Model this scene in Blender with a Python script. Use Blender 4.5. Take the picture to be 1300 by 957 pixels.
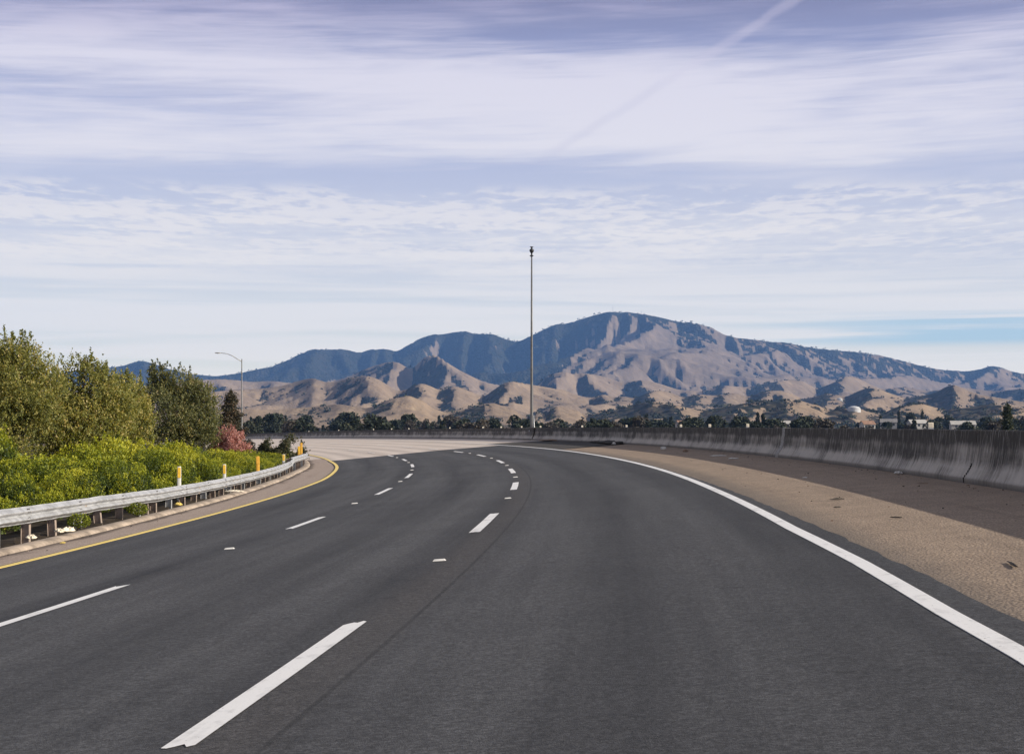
import bpy, math, random
import numpy as np
from math import radians, sin, cos, pi, sqrt, atan2
D = bpy.data
for o in list(D.objects): D.objects.remove(o)
sc = bpy.context.scene
COL = sc.collection

# ------------------------------------------------------------------ camera, sky, sun, exposure
EYE = 1.40
FPX, YH = 2083.36, 537.18
cam = D.cameras.new('camera'); camo = D.objects.new('camera', cam); COL.objects.link(camo)
cam.sensor_width = 36; cam.lens = FPX/1300*36; cam.shift_y = (YH-478.5)/1300
cam.clip_start = .1; cam.clip_end = 60000
camo.location = (0, 0, EYE); camo.rotation_euler = (radians(90), 0, 0)
sc.camera = camo
SUN_AZ, SUN_EL = 105, 25          # azimuth clockwise from the driving direction (+Y)
sd = (sin(radians(SUN_AZ))*cos(radians(SUN_EL)), cos(radians(SUN_AZ))*cos(radians(SUN_EL)), sin(radians(SUN_EL)))
sl = D.lights.new('sun', 'SUN'); sl.energy = 4.6; sl.angle = radians(.5); sl.color = (1, .92, .80)
so = D.objects.new('sun', sl); COL.objects.link(so)
from mathutils import Vector
so.rotation_euler = Vector(sd).to_track_quat('Z', 'Y').to_euler(); so.location = (60, -20, 60)
sc.view_settings.view_transform = 'Standard'; sc.view_settings.look = 'None'
sc.view_settings.gamma = 1; sc.view_settings.use_curve_mapping = False
EXPO = .5
HD = 4.2e-5                         # density of the air
sc.view_settings.exposure = EXPO
sc.cycles.volume_bounces = 0; sc.cycles.max_bounces = 6; sc.cycles.volume_max_steps = 64
sc.cycles.transparent_max_bounces = 8

def lin(c):
    return tuple(((v/255)/12.92 if v/255 <= .04045 else ((v/255+.055)/1.055)**2.4) for v in c)

class NT:
    """tiny helper to write node graphs"""
    def __init__(s, tree): s.t = tree; s.n = tree.nodes; s.l = tree.links
    def new(s, typ, **kw):
        nd = s.n.new(typ)
        for k, v in kw.items(): setattr(nd, k, v)
        return nd
    def put(s, sock, v):
        if isinstance(v, bpy.types.NodeSocket): s.l.new(v, sock)
        elif v is not None:
            if hasattr(sock.default_value, '__len__') and not hasattr(v, '__len__'): v = (v,)*len(sock.default_value)
            if hasattr(sock.default_value, '__len__') and len(sock.default_value) == 4 and len(v) == 3: v = (*v, 1)
            sock.default_value = v
    def math(s, op, a, b=None, c=None, clamp=False):
        nd = s.new('ShaderNodeMath', operation=op, use_clamp=clamp); s.put(nd.inputs[0], a)
        if b is not None: s.put(nd.inputs[1], b)
        if c is not None: s.put(nd.inputs[2], c)
        return nd.outputs[0]
    def mix(s, f, a, b, blend='MIX'):
        nd = s.new('ShaderNodeMix', data_type='RGBA', blend_type=blend); s.put(nd.inputs[0], f); s.put(nd.inputs[6], a); s.put(nd.inputs[7], b)
        return nd.outputs[2]
    def ss(s, v, a, b, lo=0, hi=1):
        nd = s.new('ShaderNodeMapRange', interpolation_type='SMOOTHSTEP'); s.put(nd.inputs[0], v)
        nd.inputs[1].default_value = a; nd.inputs[2].default_value = b; nd.inputs[3].default_value = lo; nd.inputs[4].default_value = hi
        return nd.outputs[0]
    def xyz(s, x, y, z=0):
        nd = s.new('ShaderNodeCombineXYZ'); s.put(nd.inputs[0], x); s.put(nd.inputs[1], y); s.put(nd.inputs[2], z); return nd.outputs[0]
    def sep(s, v):
        nd = s.new('ShaderNodeSeparateXYZ'); s.put(nd.inputs[0], v); return nd.outputs
    def noise(s, v, scale, detail=4, rough=.55, dist=0):
        nd = s.new('ShaderNodeTexNoise'); s.put(nd.inputs['Vector'], v); nd.inputs['Scale'].default_value = scale
        nd.inputs['Detail'].default_value = detail; nd.inputs['Roughness'].default_value = rough; nd.inputs['Distortion'].default_value = dist
        return nd.outputs[0]
    def vor(s, v, scale, out='Distance', feat='F1'):
        nd = s.new('ShaderNodeTexVoronoi', feature=feat); s.put(nd.inputs['Vector'], v); nd.inputs['Scale'].default_value = scale
        return nd.outputs[out]
    def ramp(s, f, stops, interp='LINEAR'):
        nd = s.new('ShaderNodeValToRGB'); nd.color_ramp.interpolation = interp; e = nd.color_ramp.elements
        while len(e) < len(stops): e.new(.5)
        for i, (p, c) in enumerate(stops): e[i].position = p; e[i].color = (*c, 1)
        s.put(nd.inputs[0], f); return nd.outputs[0]

w = D.worlds.new('World'); sc.world = w; w.use_nodes = True
W = NT(w.node_tree); W.n.clear()
gen = W.new('ShaderNodeTexCoord').outputs['Generated']
dx, dy, dz = W.sep(gen)[:3]
az = W.math('ARCTAN2', dx, dy)
hor = W.math('SQRT', W.math('ADD', W.math('MULTIPLY', dx, dx), W.math('MULTIPLY', dy, dy)))
el = W.math('DIVIDE', dz, W.math('MAXIMUM', hor, .01))
el = W.math('MAXIMUM', el, 0)
tilt = W.math('ADD', el, W.math('MULTIPLY', az, -.03))
# wispy high cirrus, drawn out sideways
big = W.noise(W.xyz(W.math('MULTIPLY', az, 3.0), W.math('MULTIPLY', tilt, 17), 3.7), 1, 3, .5, .5)
fil = W.noise(W.xyz(W.math('MULTIPLY', az, 7), W.math('MULTIPLY', tilt, 95), 1.3), 1, 6, .6, .8)
fine = W.noise(W.xyz(W.math('MULTIPLY', az, 14), W.math('MULTIPLY', tilt, 260), 9.1), 1, 4, .6, .6)
band = W.math('MULTIPLY', W.ss(el, .140, .170), W.ss(el, .262, .200))
azm = W.math('SUBTRACT', 1, W.math('MULTIPLY', W.ss(W.math('ABSOLUTE', W.math('SUBTRACT', az, .03)), .08, .40), .55))
band = W.math('MULTIPLY', band, azm)
dens = W.math('ADD', W.math('MULTIPLY', band, .62), W.math('MULTIPLY', W.math('SUBTRACT', big, .5), 2.1))
dens = W.math('ADD', dens, W.math('MULTIPLY', W.math('SUBTRACT', fil, .5), .85))
dens = W.math('ADD', dens, W.math('MULTIPLY', W.math('SUBTRACT', fine, .5), .55))
cir = W.math('MULTIPLY', W.ss(dens, -.18, .72), W.ss(el, .135, .158))
# contrail
cx0, cy0, cx1, cy1 = .150, .2580, .012, .1735
lx, ly = cx1-cx0, cy1-cy0; ll = sqrt(lx*lx+ly*ly)
wob = W.math('MULTIPLY', W.math('SUBTRACT', W.noise(W.xyz(W.math('MULTIPLY', az, 60), W.math('MULTIPLY', el, 60), 0), 1, 4), .5), .0045)
t_al = W.math('ADD', W.math('MULTIPLY', W.math('SUBTRACT', az, cx0+.027), lx/ll), W.math('MULTIPLY', W.math('SUBTRACT', el, cy0), ly/ll))
d_ac = W.math('ABSOLUTE', W.math('ADD', wob, W.math('ADD', W.math('MULTIPLY', W.math('SUBTRACT', az, cx0+.027), -ly/ll), W.math('MULTIPLY', W.math('SUBTRACT', el, cy0), lx/ll))))
trail = W.math('MULTIPLY', W.ss(d_ac, .0045, .0008), W.math('MULTIPLY', W.ss(t_al, -.35, -.1), W.ss(t_al, .110, .05)))
shade = W.math('MULTIPLY', W.ss(d_ac, .0042, .0005), W.math('MULTIPLY', W.ss(t_al, .075, .11), W.ss(t_al, .205, .165)))
# rippled altocumulus sheet below the cirrus edge
iz = W.math('DIVIDE', 1, W.math('MAXIMUM', el, .02))
px_ = W.math('MULTIPLY', az, iz); 
alto = W.noise(W.xyz(W.math('MULTIPLY', px_, 9), W.math('MULTIPLY', iz, 5.5), 2.2), 1, 5, .6, .3)
alto2 = W.noise(W.xyz(W.math('MULTIPLY', px_, 1.6), W.math('MULTIPLY', iz, 1.3), 5.2), 1, 2, .5)
edge = W.math('ADD', .1475, W.math('MULTIPLY', W.math('SUBTRACT', W.noise(W.xyz(W.math('MULTIPLY', az, 9), 0, 0), 1, 4), .5), .012))
am = W.math('MULTIPLY', W.ss(W.math('SUBTRACT', edge, el), 0, .010), W.ss(el, .078, .12))
alto_m = W.math('MULTIPLY', am, W.ss(W.math('ADD', alto, W.math('MULTIPLY', W.math('SUBTRACT', alto2, .5), 1.1)), .40, .64))
low = W.noise(W.xyz(W.math('MULTIPLY', az, 4), W.math('MULTIPLY', el, 120), 7.7), 1, 5, .55, .4)
low_m = W.math('MULTIPLY', W.ss(el, .150, .095), W.ss(low, .34, .60))
sky = W.new('ShaderNodeTexSky', sky_type='NISHITA', sun_disc=False)
sky.sun_elevation = radians(SUN_EL); sky.sun_rotation = radians(SUN_AZ); sky.altitude = 100; sky.air_density = 1.0; sky.dust_density = 1.5; sky.ozone_density = 1.5
nish = W.mix(1, sky.outputs[0], (.11, .11, .11), 'MULTIPLY')
K = 2**(-EXPO)
def sk(c, k=1.0): return tuple(v*K*k for v in lin(c))
base = W.ramp(W.math('MULTIPLY', el, 2), [(0, sk((226, 229, 233))), (.10, sk((208, 216, 230))), (.2, sk((203, 208, 229))), (.30, sk((186, 193, 224))), (.36, sk((172, 180, 219))), (.46, sk((148, 155, 198))), (.54, sk((122, 122, 162))), (.75, sk((150, 150, 168))), (1, sk((150, 150, 160)))])
cloud = W.ramp(W.math('MULTIPLY', el, 2), [(0, sk((230, 230, 233))), (.2, sk((225, 225, 234))), (.34, sk((225, 225, 238))), (.44, sk((222, 221, 238))), (.52, sk((183, 180, 214))), (.75, sk((190, 188, 200))), (1, sk((180, 178, 188)))])
cbase = W.mix(.13, base, nish)
c1 = W.mix(W.math('MULTIPLY', cir, .92), cbase, cloud)
c1 = W.mix(W.math('MULTIPLY', low_m, .75), c1, sk((224, 225, 234)))
c1 = W.mix(W.math('MULTIPLY', alto_m, .52), c1, sk((236, 233, 237)))
c1 = W.mix(W.math('MULTIPLY', W.math('MULTIPLY', am, W.ss(alto, .50, .36)), .18), c1, sk((186, 192, 220)))
blue = W.math('MULTIPLY', W.math('MULTIPLY', W.ss(el, .044, .050), W.ss(el, .070, .058)), W.math('MULTIPLY', W.ss(az, .10, .26), W.ss(low, .62, .42)))
c1 = W.mix(W.math('MULTIPLY', blue, .75), c1, sk((160, 197, 226)))
hz_ = W.math('MULTIPLY', W.ss(el, .05, .0), .75)
c1 = W.mix(hz_, c1, sk((231, 231, 232)))
c1 = W.mix(W.math('MULTIPLY', trail, .26), c1, sk((216, 210, 232)))
c1 = W.mix(W.math('MULTIPLY', shade, .15), c1, sk((170, 175, 212)))
# the sky stands beyond some kilometres of blue air: what lies behind it is brighter and warmer
Tr = W.math('EXPONENT', W.math('MULTIPLY', W.math('MINIMUM', 15500, W.math('DIVIDE', 1120, W.math('MAXIMUM', el, .001))), -HD))
air = W.mix(W.math('SUBTRACT', 1, Tr), (0, 0, 0), tuple(v*K for v in (.146, .29, .625)))
sub = W.new('ShaderNodeVectorMath', operation='SUBTRACT'); W.put(sub.inputs[0], c1); W.put(sub.inputs[1], air)
sc2 = W.new('ShaderNodeVectorMath', operation='SCALE'); W.put(sc2.inputs[0], sub.outputs[0]); W.put(sc2.inputs['Scale'], W.math('DIVIDE', 1, Tr))
mx2 = W.new('ShaderNodeVectorMath', operation='MAXIMUM'); W.put(mx2.inputs[0], sc2.outputs[0]); mx2.inputs[1].default_value = (.02, .02, .02)
bg = W.new('ShaderNodeBackground'); W.put(bg.inputs[0], mx2.outputs[0]); bg.inputs[1].default_value = 1.0
wo = W.new('ShaderNodeOutputWorld'); W.l.new(bg.outputs[0], wo.inputs[0])

# ------------------------------------------------------------------ object helpers
def tag(o, label=None, cat=None, group=None, kind=None):
    if label: o['label'] = label
    if cat: o['category'] = cat
    if group: o['group'] = group
    if kind: o['kind'] = kind
    return o
def empty(name, loc=(0, 0, 0), rz=0):
    o = D.objects.new(name, None); COL.objects.link(o); o.location = loc; o.rotation_euler = (0, 0, rz); o.empty_display_size = .3
    return o
def copy_tree(o, parent=None):
    c = o.copy(); COL.objects.link(c); c.parent = parent
    for ch in o.children: copy_tree(ch, c)
    return c
class MB:
    """collects polygons, then links them as one mesh object"""
    def __init__(s): s.v = []; s.f = []; s.uv = []; s.mi = []
    def add(s, vs, fs, uvs=None, mi=0):
        b = len(s.v); s.v += [tuple(p) for p in vs]; s.f += [tuple(b+i for i in f) for f in fs]
        s.mi += [mi]*len(fs)
        s.uv += list(uvs) if uvs is not None else [(0, 0)]*len(vs)
        return s
    def box(s, c, d, rot=None, bev=0, mi=0):
        x, y, z = d[0]/2, d[1]/2, d[2]/2
        if bev:
            vs = []
            for zz, k in ((-z, 1), (-z+bev, 0), (z-bev, 0), (z, 1)):
                a, b = x-bev*k, y-bev*k
                e = bev*.7 if not k else 0
                vs += [(-a, -b+e, zz), (-a+e, -b, zz), (a-e, -b, zz), (a, -b+e, zz), (a, b-e, zz), (a-e, b, zz), (-a+e, b, zz), (-a, b-e, zz)]
            fs = [tuple(range(7, -1, -1)), tuple(range(24, 32))]
            for l in range(3):
                for i in range(8): fs.append((l*8+i, l*8+(i+1) % 8, l*8+8+(i+1) % 8, l*8+8+i))
        else:
            vs = [(-x, -y, -z), (x, -y, -z), (x, y, -z), (-x, y, -z), (-x, -y, z), (x, -y, z), (x, y, z), (-x, y, z)]
            fs = [(3, 2, 1, 0), (4, 5, 6, 7), (0, 1, 5, 4), (1, 2, 6, 5), (2, 3, 7, 6), (3, 0, 4, 7)]
        if rot is not None: vs = [tuple(rot @ Vector(p)) for p in vs]
        s.add([(p[0]+c[0], p[1]+c[1], p[2]+c[2]) for p in vs], fs, mi=mi); return s
    def tube(s, pts, rad, n=10, cap=True, mi=0):
        pts = [Vector(p) for p in pts]; rings = []; ref = Vector((0, 0, 1))
        for i, p in enumerate(pts):
            d = (pts[min(i+1, len(pts)-1)]-pts[max(i-1, 0)]).normalized()
            if abs(d.dot(ref)) > .95: ref = Vector((1, 0, 0)) if abs(d.x) < .9 else Vector((0, 1, 0))
            a = d.cross(ref).normalized(); b = d.cross(a).normalized()
            r = rad[i] if hasattr(rad, '__len__') else rad
            rings += [p+a*r*cos(2*pi*k/n)+b*r*sin(2*pi*k/n) for k in range(n)]
        fs = []
        for i in range(len(pts)-1):
            for k in range(n): fs.append((i*n+k, i*n+(k+1) % n, (i+1)*n+(k+1) % n, (i+1)*n+k))
        if cap: fs += [tuple(range(n-1, -1, -1)), tuple((len(pts)-1)*n+k for k in range(n))]
        s.add(rings, fs, mi=mi); return s
    def lathe(s, prof, c=(0, 0, 0), n=20, mi=0):
        vs = [(c[0]+r*cos(2*pi*k/n), c[1]+r*sin(2*pi*k/n), c[2]+z) for r, z in prof for k in range(n)]
        fs = [(i*n+k, i*n+(k+1) % n, (i+1)*n+(k+1) % n, (i+1)*n+k) for i in range(len(prof)-1) for k in range(n)]
        fs += [tuple(range(n-1, -1, -1)), tuple((len(prof)-1)*n+k for k in range(n))]
        s.add(vs, fs, mi=mi); return s
    def build(s, name, mats, parent=None, smooth=False):
        me = D.meshes.new(name); me.from_pydata(s.v, [], s.f); me.update()
        if not isinstance(mats, (list, tuple)): mats = [mats]
        for m in mats: me.materials.append(m)
        me.polygons.foreach_set('material_index', s.mi)
        uvl = me.uv_layers.new(name='UVMap')
        li = np.zeros(len(me.loops), 'i'); me.loops.foreach_get('vertex_index', li)
        uvl.data.foreach_set('uv', np.array(s.uv, 'f')[li].ravel())
        if smooth: me.polygons.foreach_set('use_smooth', [True]*len(me.polygons))
        o = D.objects.new(name, me); COL.objects.link(o)
        if parent: o.parent = parent
        return o
def mesh_np(name, V, F, mats, attrs=None, smooth=False, parent=None, uv=None):
    """mesh from numpy quads; V (n,3), F (m,4)"""
    me = D.meshes.new(name); me.vertices.add(len(V)); me.vertices.foreach_set('co', V.astype('f').ravel())
    k = F.shape[1]
    me.loops.add(F.size); me.loops.foreach_set('vertex_index', F.astype('i').ravel())
    me.polygons.add(len(F)); me.polygons.foreach_set('loop_start', np.arange(0, F.size, k, dtype='i'))
    me.polygons.foreach_set('loop_total', np.full(len(F), k, 'i'))
    me.polygons.foreach_set('use_smooth', np.full(len(F), bool(smooth)))
    for m in (mats if isinstance(mats, (list, tuple)) else [mats]): me.materials.append(m)
    me.update(calc_edges=True); me.validate()
    for nm, arr in (attrs or {}).items():
        at = me.attributes.new(nm, 'FLOAT', 'POINT'); at.data.foreach_set('value', arr.astype('f').ravel())
    if uv is not None:
        l = me.uv_layers.new(name='UVMap'); l.data.foreach_set('uv', uv[F.ravel()].astype('f').ravel())
    o = D.objects.new(name, me); COL.objects.link(o)
    if parent: o.parent = parent
    return o

# ------------------------------------------------------------------ noise in numpy
def _hash(ix, iy, seed):
    h = (ix.astype(np.int64)*374761393 + iy.astype(np.int64)*668265263 + seed*1442695041) & 0xffffffff
    h = ((h ^ (h >> 13))*1274126177) & 0xffffffff
    return ((h ^ (h >> 16)) & 0xffffff)/float(0xffffff)
def gnoise(x, y, seed=0):
    """gradient noise, about -1..1"""
    ix = np.floor(x); iy = np.floor(y); fx = x-ix; fy = y-iy
    u = fx*fx*fx*(fx*(fx*6-15)+10); v = fy*fy*fy*(fy*(fy*6-15)+10)
    def g(a, b):
        t = _hash(ix+a, iy+b, seed)*2*np.pi
        return np.cos(t)*(fx-a)+np.sin(t)*(fy-b)
    n0 = g(0, 0)*(1-u)+g(1, 0)*u; n1 = g(0, 1)*(1-u)+g(1, 1)*u
    return (n0*(1-v)+n1*v)*1.5
def fbm(x, y, seed=0, oct=4, gain=.5):
    s = 0; a = 1; t = 0
    for o in range(oct):
        s = s+a*gnoise(x*2**o, y*2**o, seed+o*17); t += a; a *= gain
    return s/t
def ridged(x, y, seed=0, oct=3, gain=.5):
    s = 0; a = 1; t = 0
    for o in range(oct):
        s = s+a*(1-np.minimum(1, 2.0*np.abs(gnoise(x*2**o, y*2**o, seed+o*31)))); t += a; a *= gain
    return s/t
def sstep(x, a, b):
    t = np.clip((x-a)/(b-a), 0, 1); return t*t*(3-2*t)

# ------------------------------------------------------------------ the road's path
S0, S1 = -60, 420
SS = np.arange(S0, S1+1, 1.0)
_sc = np.clip(SS, 0, 230)
TH = .09375-.001429*_sc-.5*3.10832e-5*_sc**2+6.8159e-8*_sc**3-(np.maximum(SS-230, 0))*.0012-np.minimum(SS, 0)*.001429
i0 = int(-S0)
CX = np.concatenate([[0], np.cumsum(np.sin((TH[1:]+TH[:-1])/2))]); CX -= CX[i0]
CY = np.concatenate([[0], np.cumsum(np.cos((TH[1:]+TH[:-1])/2))]); CY -= CY[i0]
CZ = 1.93518e-4*SS-1.922994e-5*SS**2*(SS > 0)
BK = .075161+3.63e-5*np.clip(SS-60, 0, 150)
def rp(s, u, h=0.0):
    """world point at arc length s, lateral offset u (right positive), height h above the banked road plane"""
    th = np.interp(s, SS, TH); x = np.interp(s, SS, CX)+u*np.cos(th); y = np.interp(s, SS, CY)-u*np.sin(th)
    return np.array([x, y, np.interp(s, SS, CZ)+np.interp(s, SS, BK)*u+h])
def rV(s, u, h=0.0): return Vector([float(v) for v in rp(s, u, h)])
def at_ray(px, u, s_lo=12, s_hi=330):
    """arc length where the line of constant u crosses azimuth of pixel column px"""
    ss = np.linspace(s_lo, s_hi, 3000)
    uu = u(ss) if callable(u) else np.full_like(ss, u)
    P = rp(ss, uu); a = P[0]/P[1]-(px-650)/FPX
    i = np.where(a[:-1]*a[1:] <= 0)[0]
    return float(ss[i[0]]) if len(i) else None
def pl(*pts):
    p = np.array(pts, float); return lambda s: np.interp(s, p[:, 0], p[:, 1])
u_white = pl((-40, 2.0), (9, 1.98), (11, 1.94), (15, 1.92), (20, 1.83), (33, 1.79), (62, 1.79), (75, 1.84), (88, 1.90), (108, 1.92), (139, 2.25), (157, 2.6), (200, 2.6), (233, 2.35), (420, 2.3))
u_yel = pl((-40, -9.2), (23, -9.2), (54, -9.26), (63, -9.28), (74, -9.43), (86, -9.52), (101, -9.69), (130, -9.6), (420, -9.6))
u_bar = pl((-60, 5.62), (24, 5.62), (50, 5.62), (127, 5.75), (150, 5.5), (190, 4.95), (251, 4.45), (420, 4.4))
u_curb = pl((-60, -10.4), (26, -10.4), (32, -10.55), (40, -10.75), (52, -11.0), (63, -11.2), (78, -11.3), (91, -11.05), (110, -10.95), (420, -10.9))
u_over = pl((-60, 2.3), (10, 2.29), (16.5, 2.2), (23, 2.1), (35, 1.99), (42, 1.93), (62, 1.93), (88, 2.05), (110, 2.07), (160, 2.7), (420, 2.6))

# ------------------------------------------------------------------ materials
def mat(name):
    m = D.materials.new(name); m.use_nodes = True; t = NT(m.node_tree)
    b = t.n['Principled BSDF']; return m, t, b
def bump(t, b, h, strength=.3, dist=.02):
    nd = t.new('ShaderNodeBump'); nd.inputs['Strength'].default_value = strength; nd.inputs['Distance'].default_value = dist
    t.put(nd.inputs['Height'], h); t.l.new(nd.outputs[0], b.inputs['Normal'])
def wpos(t): return t.new('ShaderNodeNewGeometry').outputs['Position']
def uvm(t): return t.new('ShaderNodeUVMap', uv_map='UVMap').outputs[0]

def asphalt_mat():
    m, t, b = mat('asphalt'); u, s = t.sep(uvm(t))[:2]; P = wpos(t)
    str1 = t.noise(t.xyz(t.math('MULTIPLY', u, 1.1), t.math('MULTIPLY', s, .035), 0), 1, 4, .6)
    str2 = t.noise(t.xyz(t.math('MULTIPLY', u, 4.5), t.math('MULTIPLY', s, .08), 3), 1, 4, .6)
    # wheel paths: one lane is about 3.7 m wide, lane lines at -2.2 and -5.9
    ph = t.math('MULTIPLY', t.math('ADD', u, 2.2), 2*pi/1.86)
    wheel = t.math('MULTIPLY', t.math('COSINE', ph), .5)
    grain = t.noise(P, 34, 4, .8); g2 = t.vor(P, 110)
    patch = t.noise(P, .35, 4, .6)
    f = t.math('ADD', t.math('MULTIPLY', str1, .9), t.math('MULTIPLY', str2, .35))
    f = t.math('ADD', f, t.math('MULTIPLY', wheel, -.20)); f = t.math('ADD', f, t.math('MULTIPLY', patch, .35))
    f = t.math('MULTIPLY', t.math('SUBTRACT', f, .46), 1.9, clamp=True)
    col = t.mix(f, (.020, .0205, .023), (.082, .082, .085))
    # construction joint with brownish worn strip right of the second lane line
    d = t.math('ABSOLUTE', t.math('SUBTRACT', u, -2.08))
    col = t.mix(t.math('MULTIPLY', t.ss(d, .42, .05), .6), col, (.066, .060, .057))
    col = t.mix(t.math('MULTIPLY', t.ss(t.math('ABSOLUTE', t.math('ADD', u, 1.86)), .03, .008), .6), col, (.018, .018, .018))
    col = t.mix(t.ss(u, -1.9, -1.7, 0, .18), col, (.036, .036, .040))
    mid = t.noise(P, 11, 3, .7); col = t.mix(1, col, t.mix(t.ss(mid, .35, .65), (.84,)*3, (1.16,)*3), 'MULTIPLY')
    gr = t.ss(grain, .38, .68); col = t.mix(1, col, t.mix(gr, (.55,)*3, (1.5,)*3), 'MULTIPLY')
    stone = t.ss(g2, .16, .05); rnd = t.noise(P, 30, 2)
    col = t.mix(t.math('MULTIPLY', t.math('MULTIPLY', stone, t.ss(rnd, .55, .62)), .75), col, (.26, .25, .24))
    spot = t.ss(t.noise(P, 3.6, 3, .6), .68, .72); col = t.mix(t.math('MULTIPLY', spot, .75), col, (.02, .02, .02))
    t.put(b.inputs['Base Color'], col); b.inputs['Roughness'].default_value = .78; b.inputs['Specular IOR Level'].default_value = .32
    bump(t, b, t.math('ADD', grain, t.math('MULTIPLY', g2, .5)), .55, .008); return m
def shoulder_mat(name, c1, c2, c3, sc_=1.0, dirt=(.09, .07, .055)):
    m, t, b = mat(name); u, s = t.sep(uvm(t))[:2]; P = wpos(t)
    a = t.noise(P, 1.3*sc_, 5, .65); g = t.noise(P, 38*sc_, 3, .75); v = t.vor(P, 34*sc_)
    st = t.noise(t.xyz(t.math('MULTIPLY', u, 2.5), t.math('MULTIPLY', s, .12), 5), 1, 4, .6)
    col = t.mix(t.ss(a, .3, .7), c1, c2)
    col = t.mix(t.math('MULTIPLY', t.ss(g, .50, .72), .75), col, c3)
    col = t.mix(t.math('MULTIPLY', t.ss(v, .30, .55), .65), col, dirt)
    col = t.mix(t.math('MULTIPLY', t.ss(st, .5, .75), .45), col, dirt)
    t.put(b.inputs['Base Color'], col); b.inputs['Roughness'].default_value = .9; b.inputs['Specular IOR Level'].default_value = .25
    bump(t, b, t.math('ADD', g, v), .7, .012); return m, t, b, u, s, col
M_asph = asphalt_mat()
M_tan, _t, _b, _u, _s, _c = shoulder_mat('weathered_shoulder_asphalt', (.44, .335, .245), (.33, .25, .185), (.62, .50, .38), 1.0, (.16, .12, .09))
# silt gathered along the foot of the barrier
_toe = _t.math('ADD', _t.ss(_u, 4.7, 5.7), _t.math('MULTIPLY', _t.math('SUBTRACT', _t.noise(_t.xyz(_u, _t.math('MULTIPLY', _s, .6), 0), 1.3, 4, .6), .5), .8), clamp=True)
_c2 = _t.mix(_t.math('MULTIPLY', _toe, .35), _c, (.22, .175, .14))
_c2 = _t.mix(_t.ss(_u, 2.75, 2.15, 0, .55), _c2, (.11, .10, .09))
_t.put(_b.inputs['Base Color'], _c2)
M_left, _t, _b, _u, _s, _c = shoulder_mat('dusty_inner_shoulder', (.48, .395, .33), (.40, .325, .275), (.58, .48, .41), .8, (.24, .18, .145))
_g = _t.math('ADD', _u, _t.math('MULTIPLY', _t.math('SUBTRACT', _t.noise(_t.xyz(_u, _t.math('MULTIPLY', _s, .25), 2), 1.5, 4, .6), .5), .9))
_c2 = _t.mix(_t.math('MULTIPLY', _t.ss(_g, .42, .08), .85), _c, (.085, .066, .052))
_t.put(_b.inputs['Base Color'], _c2)
M_dark, *_ = shoulder_mat('dark_shoulder_patch', (.085, .078, .072), (.065, .06, .056), (.12, .11, .10), 1.0, (.05, .045, .04))
M_dirt, *_ = shoulder_mat('bare_soil', (.16, .12, .085), (.12, .09, .065), (.26, .20, .15), .6, (.06, .045, .03))
def conc_mat():
    m, t, b = mat('concrete_pavement'); u, s = t.sep(uvm(t))[:2]; P = wpos(t)
    st = t.noise(t.xyz(t.math('MULTIPLY', u, 1.6), t.math('MULTIPLY', s, .03), 0), 1, 4, .6)
    a = t.noise(P, .5, 5, .6); g = t.noise(P, 30, 3, .7)
    wheel = t.math('COSINE', t.math('MULTIPLY', t.math('ADD', u, 2.2), 2*pi/1.86))
    f = t.math('ADD', t.math('MULTIPLY', st, .8), t.math('MULTIPLY', wheel, .16)); f = t.math('ADD', f, t.math('MULTIPLY', a, .4))
    col = t.mix(t.ss(f, .25, .9), (.64, .55, .475), (.44, .375, .325))
    j = t.math('ABSOLUTE', t.math('SUBTRACT', t.math('FRACT', t.math('DIVIDE', s, 4.6)), .5)); col = t.mix(t.ss(j, .492, .499, 0, .5), col, (.15, .13, .12))
    col = t.mix(1, col, t.mix(g, (.85,)*3, (1.15,)*3), 'MULTIPLY')
    t.put(b.inputs['Base Color'], col); b.inputs['Roughness'].default_value = .85; bump(t, b, g, .3, .005); return m
M_conc = conc_mat()
def paint_mat(name, c, wear):
    m, t, b = mat(name); P = wpos(t); n = t.noise(P, 3, 5, .7); g = t.noise(P, 60, 2, .6)
    u, s = t.sep(uvm(t))[:2]
    st = t.noise(t.xyz(t.math('MULTIPLY', u, 14), t.math('MULTIPLY', s, .8), 1), 1, 3)
    f = t.ss(t.math('ADD', t.math('MULTIPLY', n, .6), t.math('MULTIPLY', st, .4)), .52, .70)
    col = t.mix(t.math('MULTIPLY', f, wear), c, tuple(v*.5 for v in c)); col = t.mix(t.math('MULTIPLY', t.ss(g, .62, .75), .35), col, (.25, .24, .23))
    sm_ = t.ss(t.noise(t.xyz(t.math('MULTIPLY', u, 2), t.math('MULTIPLY', s, 1.4), 8), 1, 4, .65), .56, .66); col = t.mix(t.math('MULTIPLY', sm_, wear*.8), col, (.42, .41, .40))
    chip = t.ss(t.noise(P, 17, 4, .8), .64, .70); col = t.mix(t.math('MULTIPLY', chip, .8), col, (.09, .09, .09))
    t.put(b.inputs['Base Color'], col); b.inputs['Roughness'].default_value = .6; bump(t, b, g, .25, .003); return m
M_white = paint_mat('white_road_paint', (.80, .79, .77), .6)
M_yellow = paint_mat('yellow_road_paint', (.86, .64, .17), .3)
def simple(name, c, rough=.6, metal=0, var=.25, scale=8, bmp=.15, spec=.5):
    m, t, b = mat(name); P = t.new('ShaderNodeTexCoord').outputs['Object']; n = t.noise(P, scale, 5, .65)
    t.put(b.inputs['Base Color'], t.mix(t.ss(n, .3, .7), tuple(v*(1-var) for v in c), tuple(min(1, v*(1+var)) for v in c)))
    b.inputs['Roughness'].default_value = rough; b.inputs['Metallic'].default_value = metal; b.inputs['Specular IOR Level'].default_value = spec
    if bmp: bump(t, b, n, bmp, .01)
    return m
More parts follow.
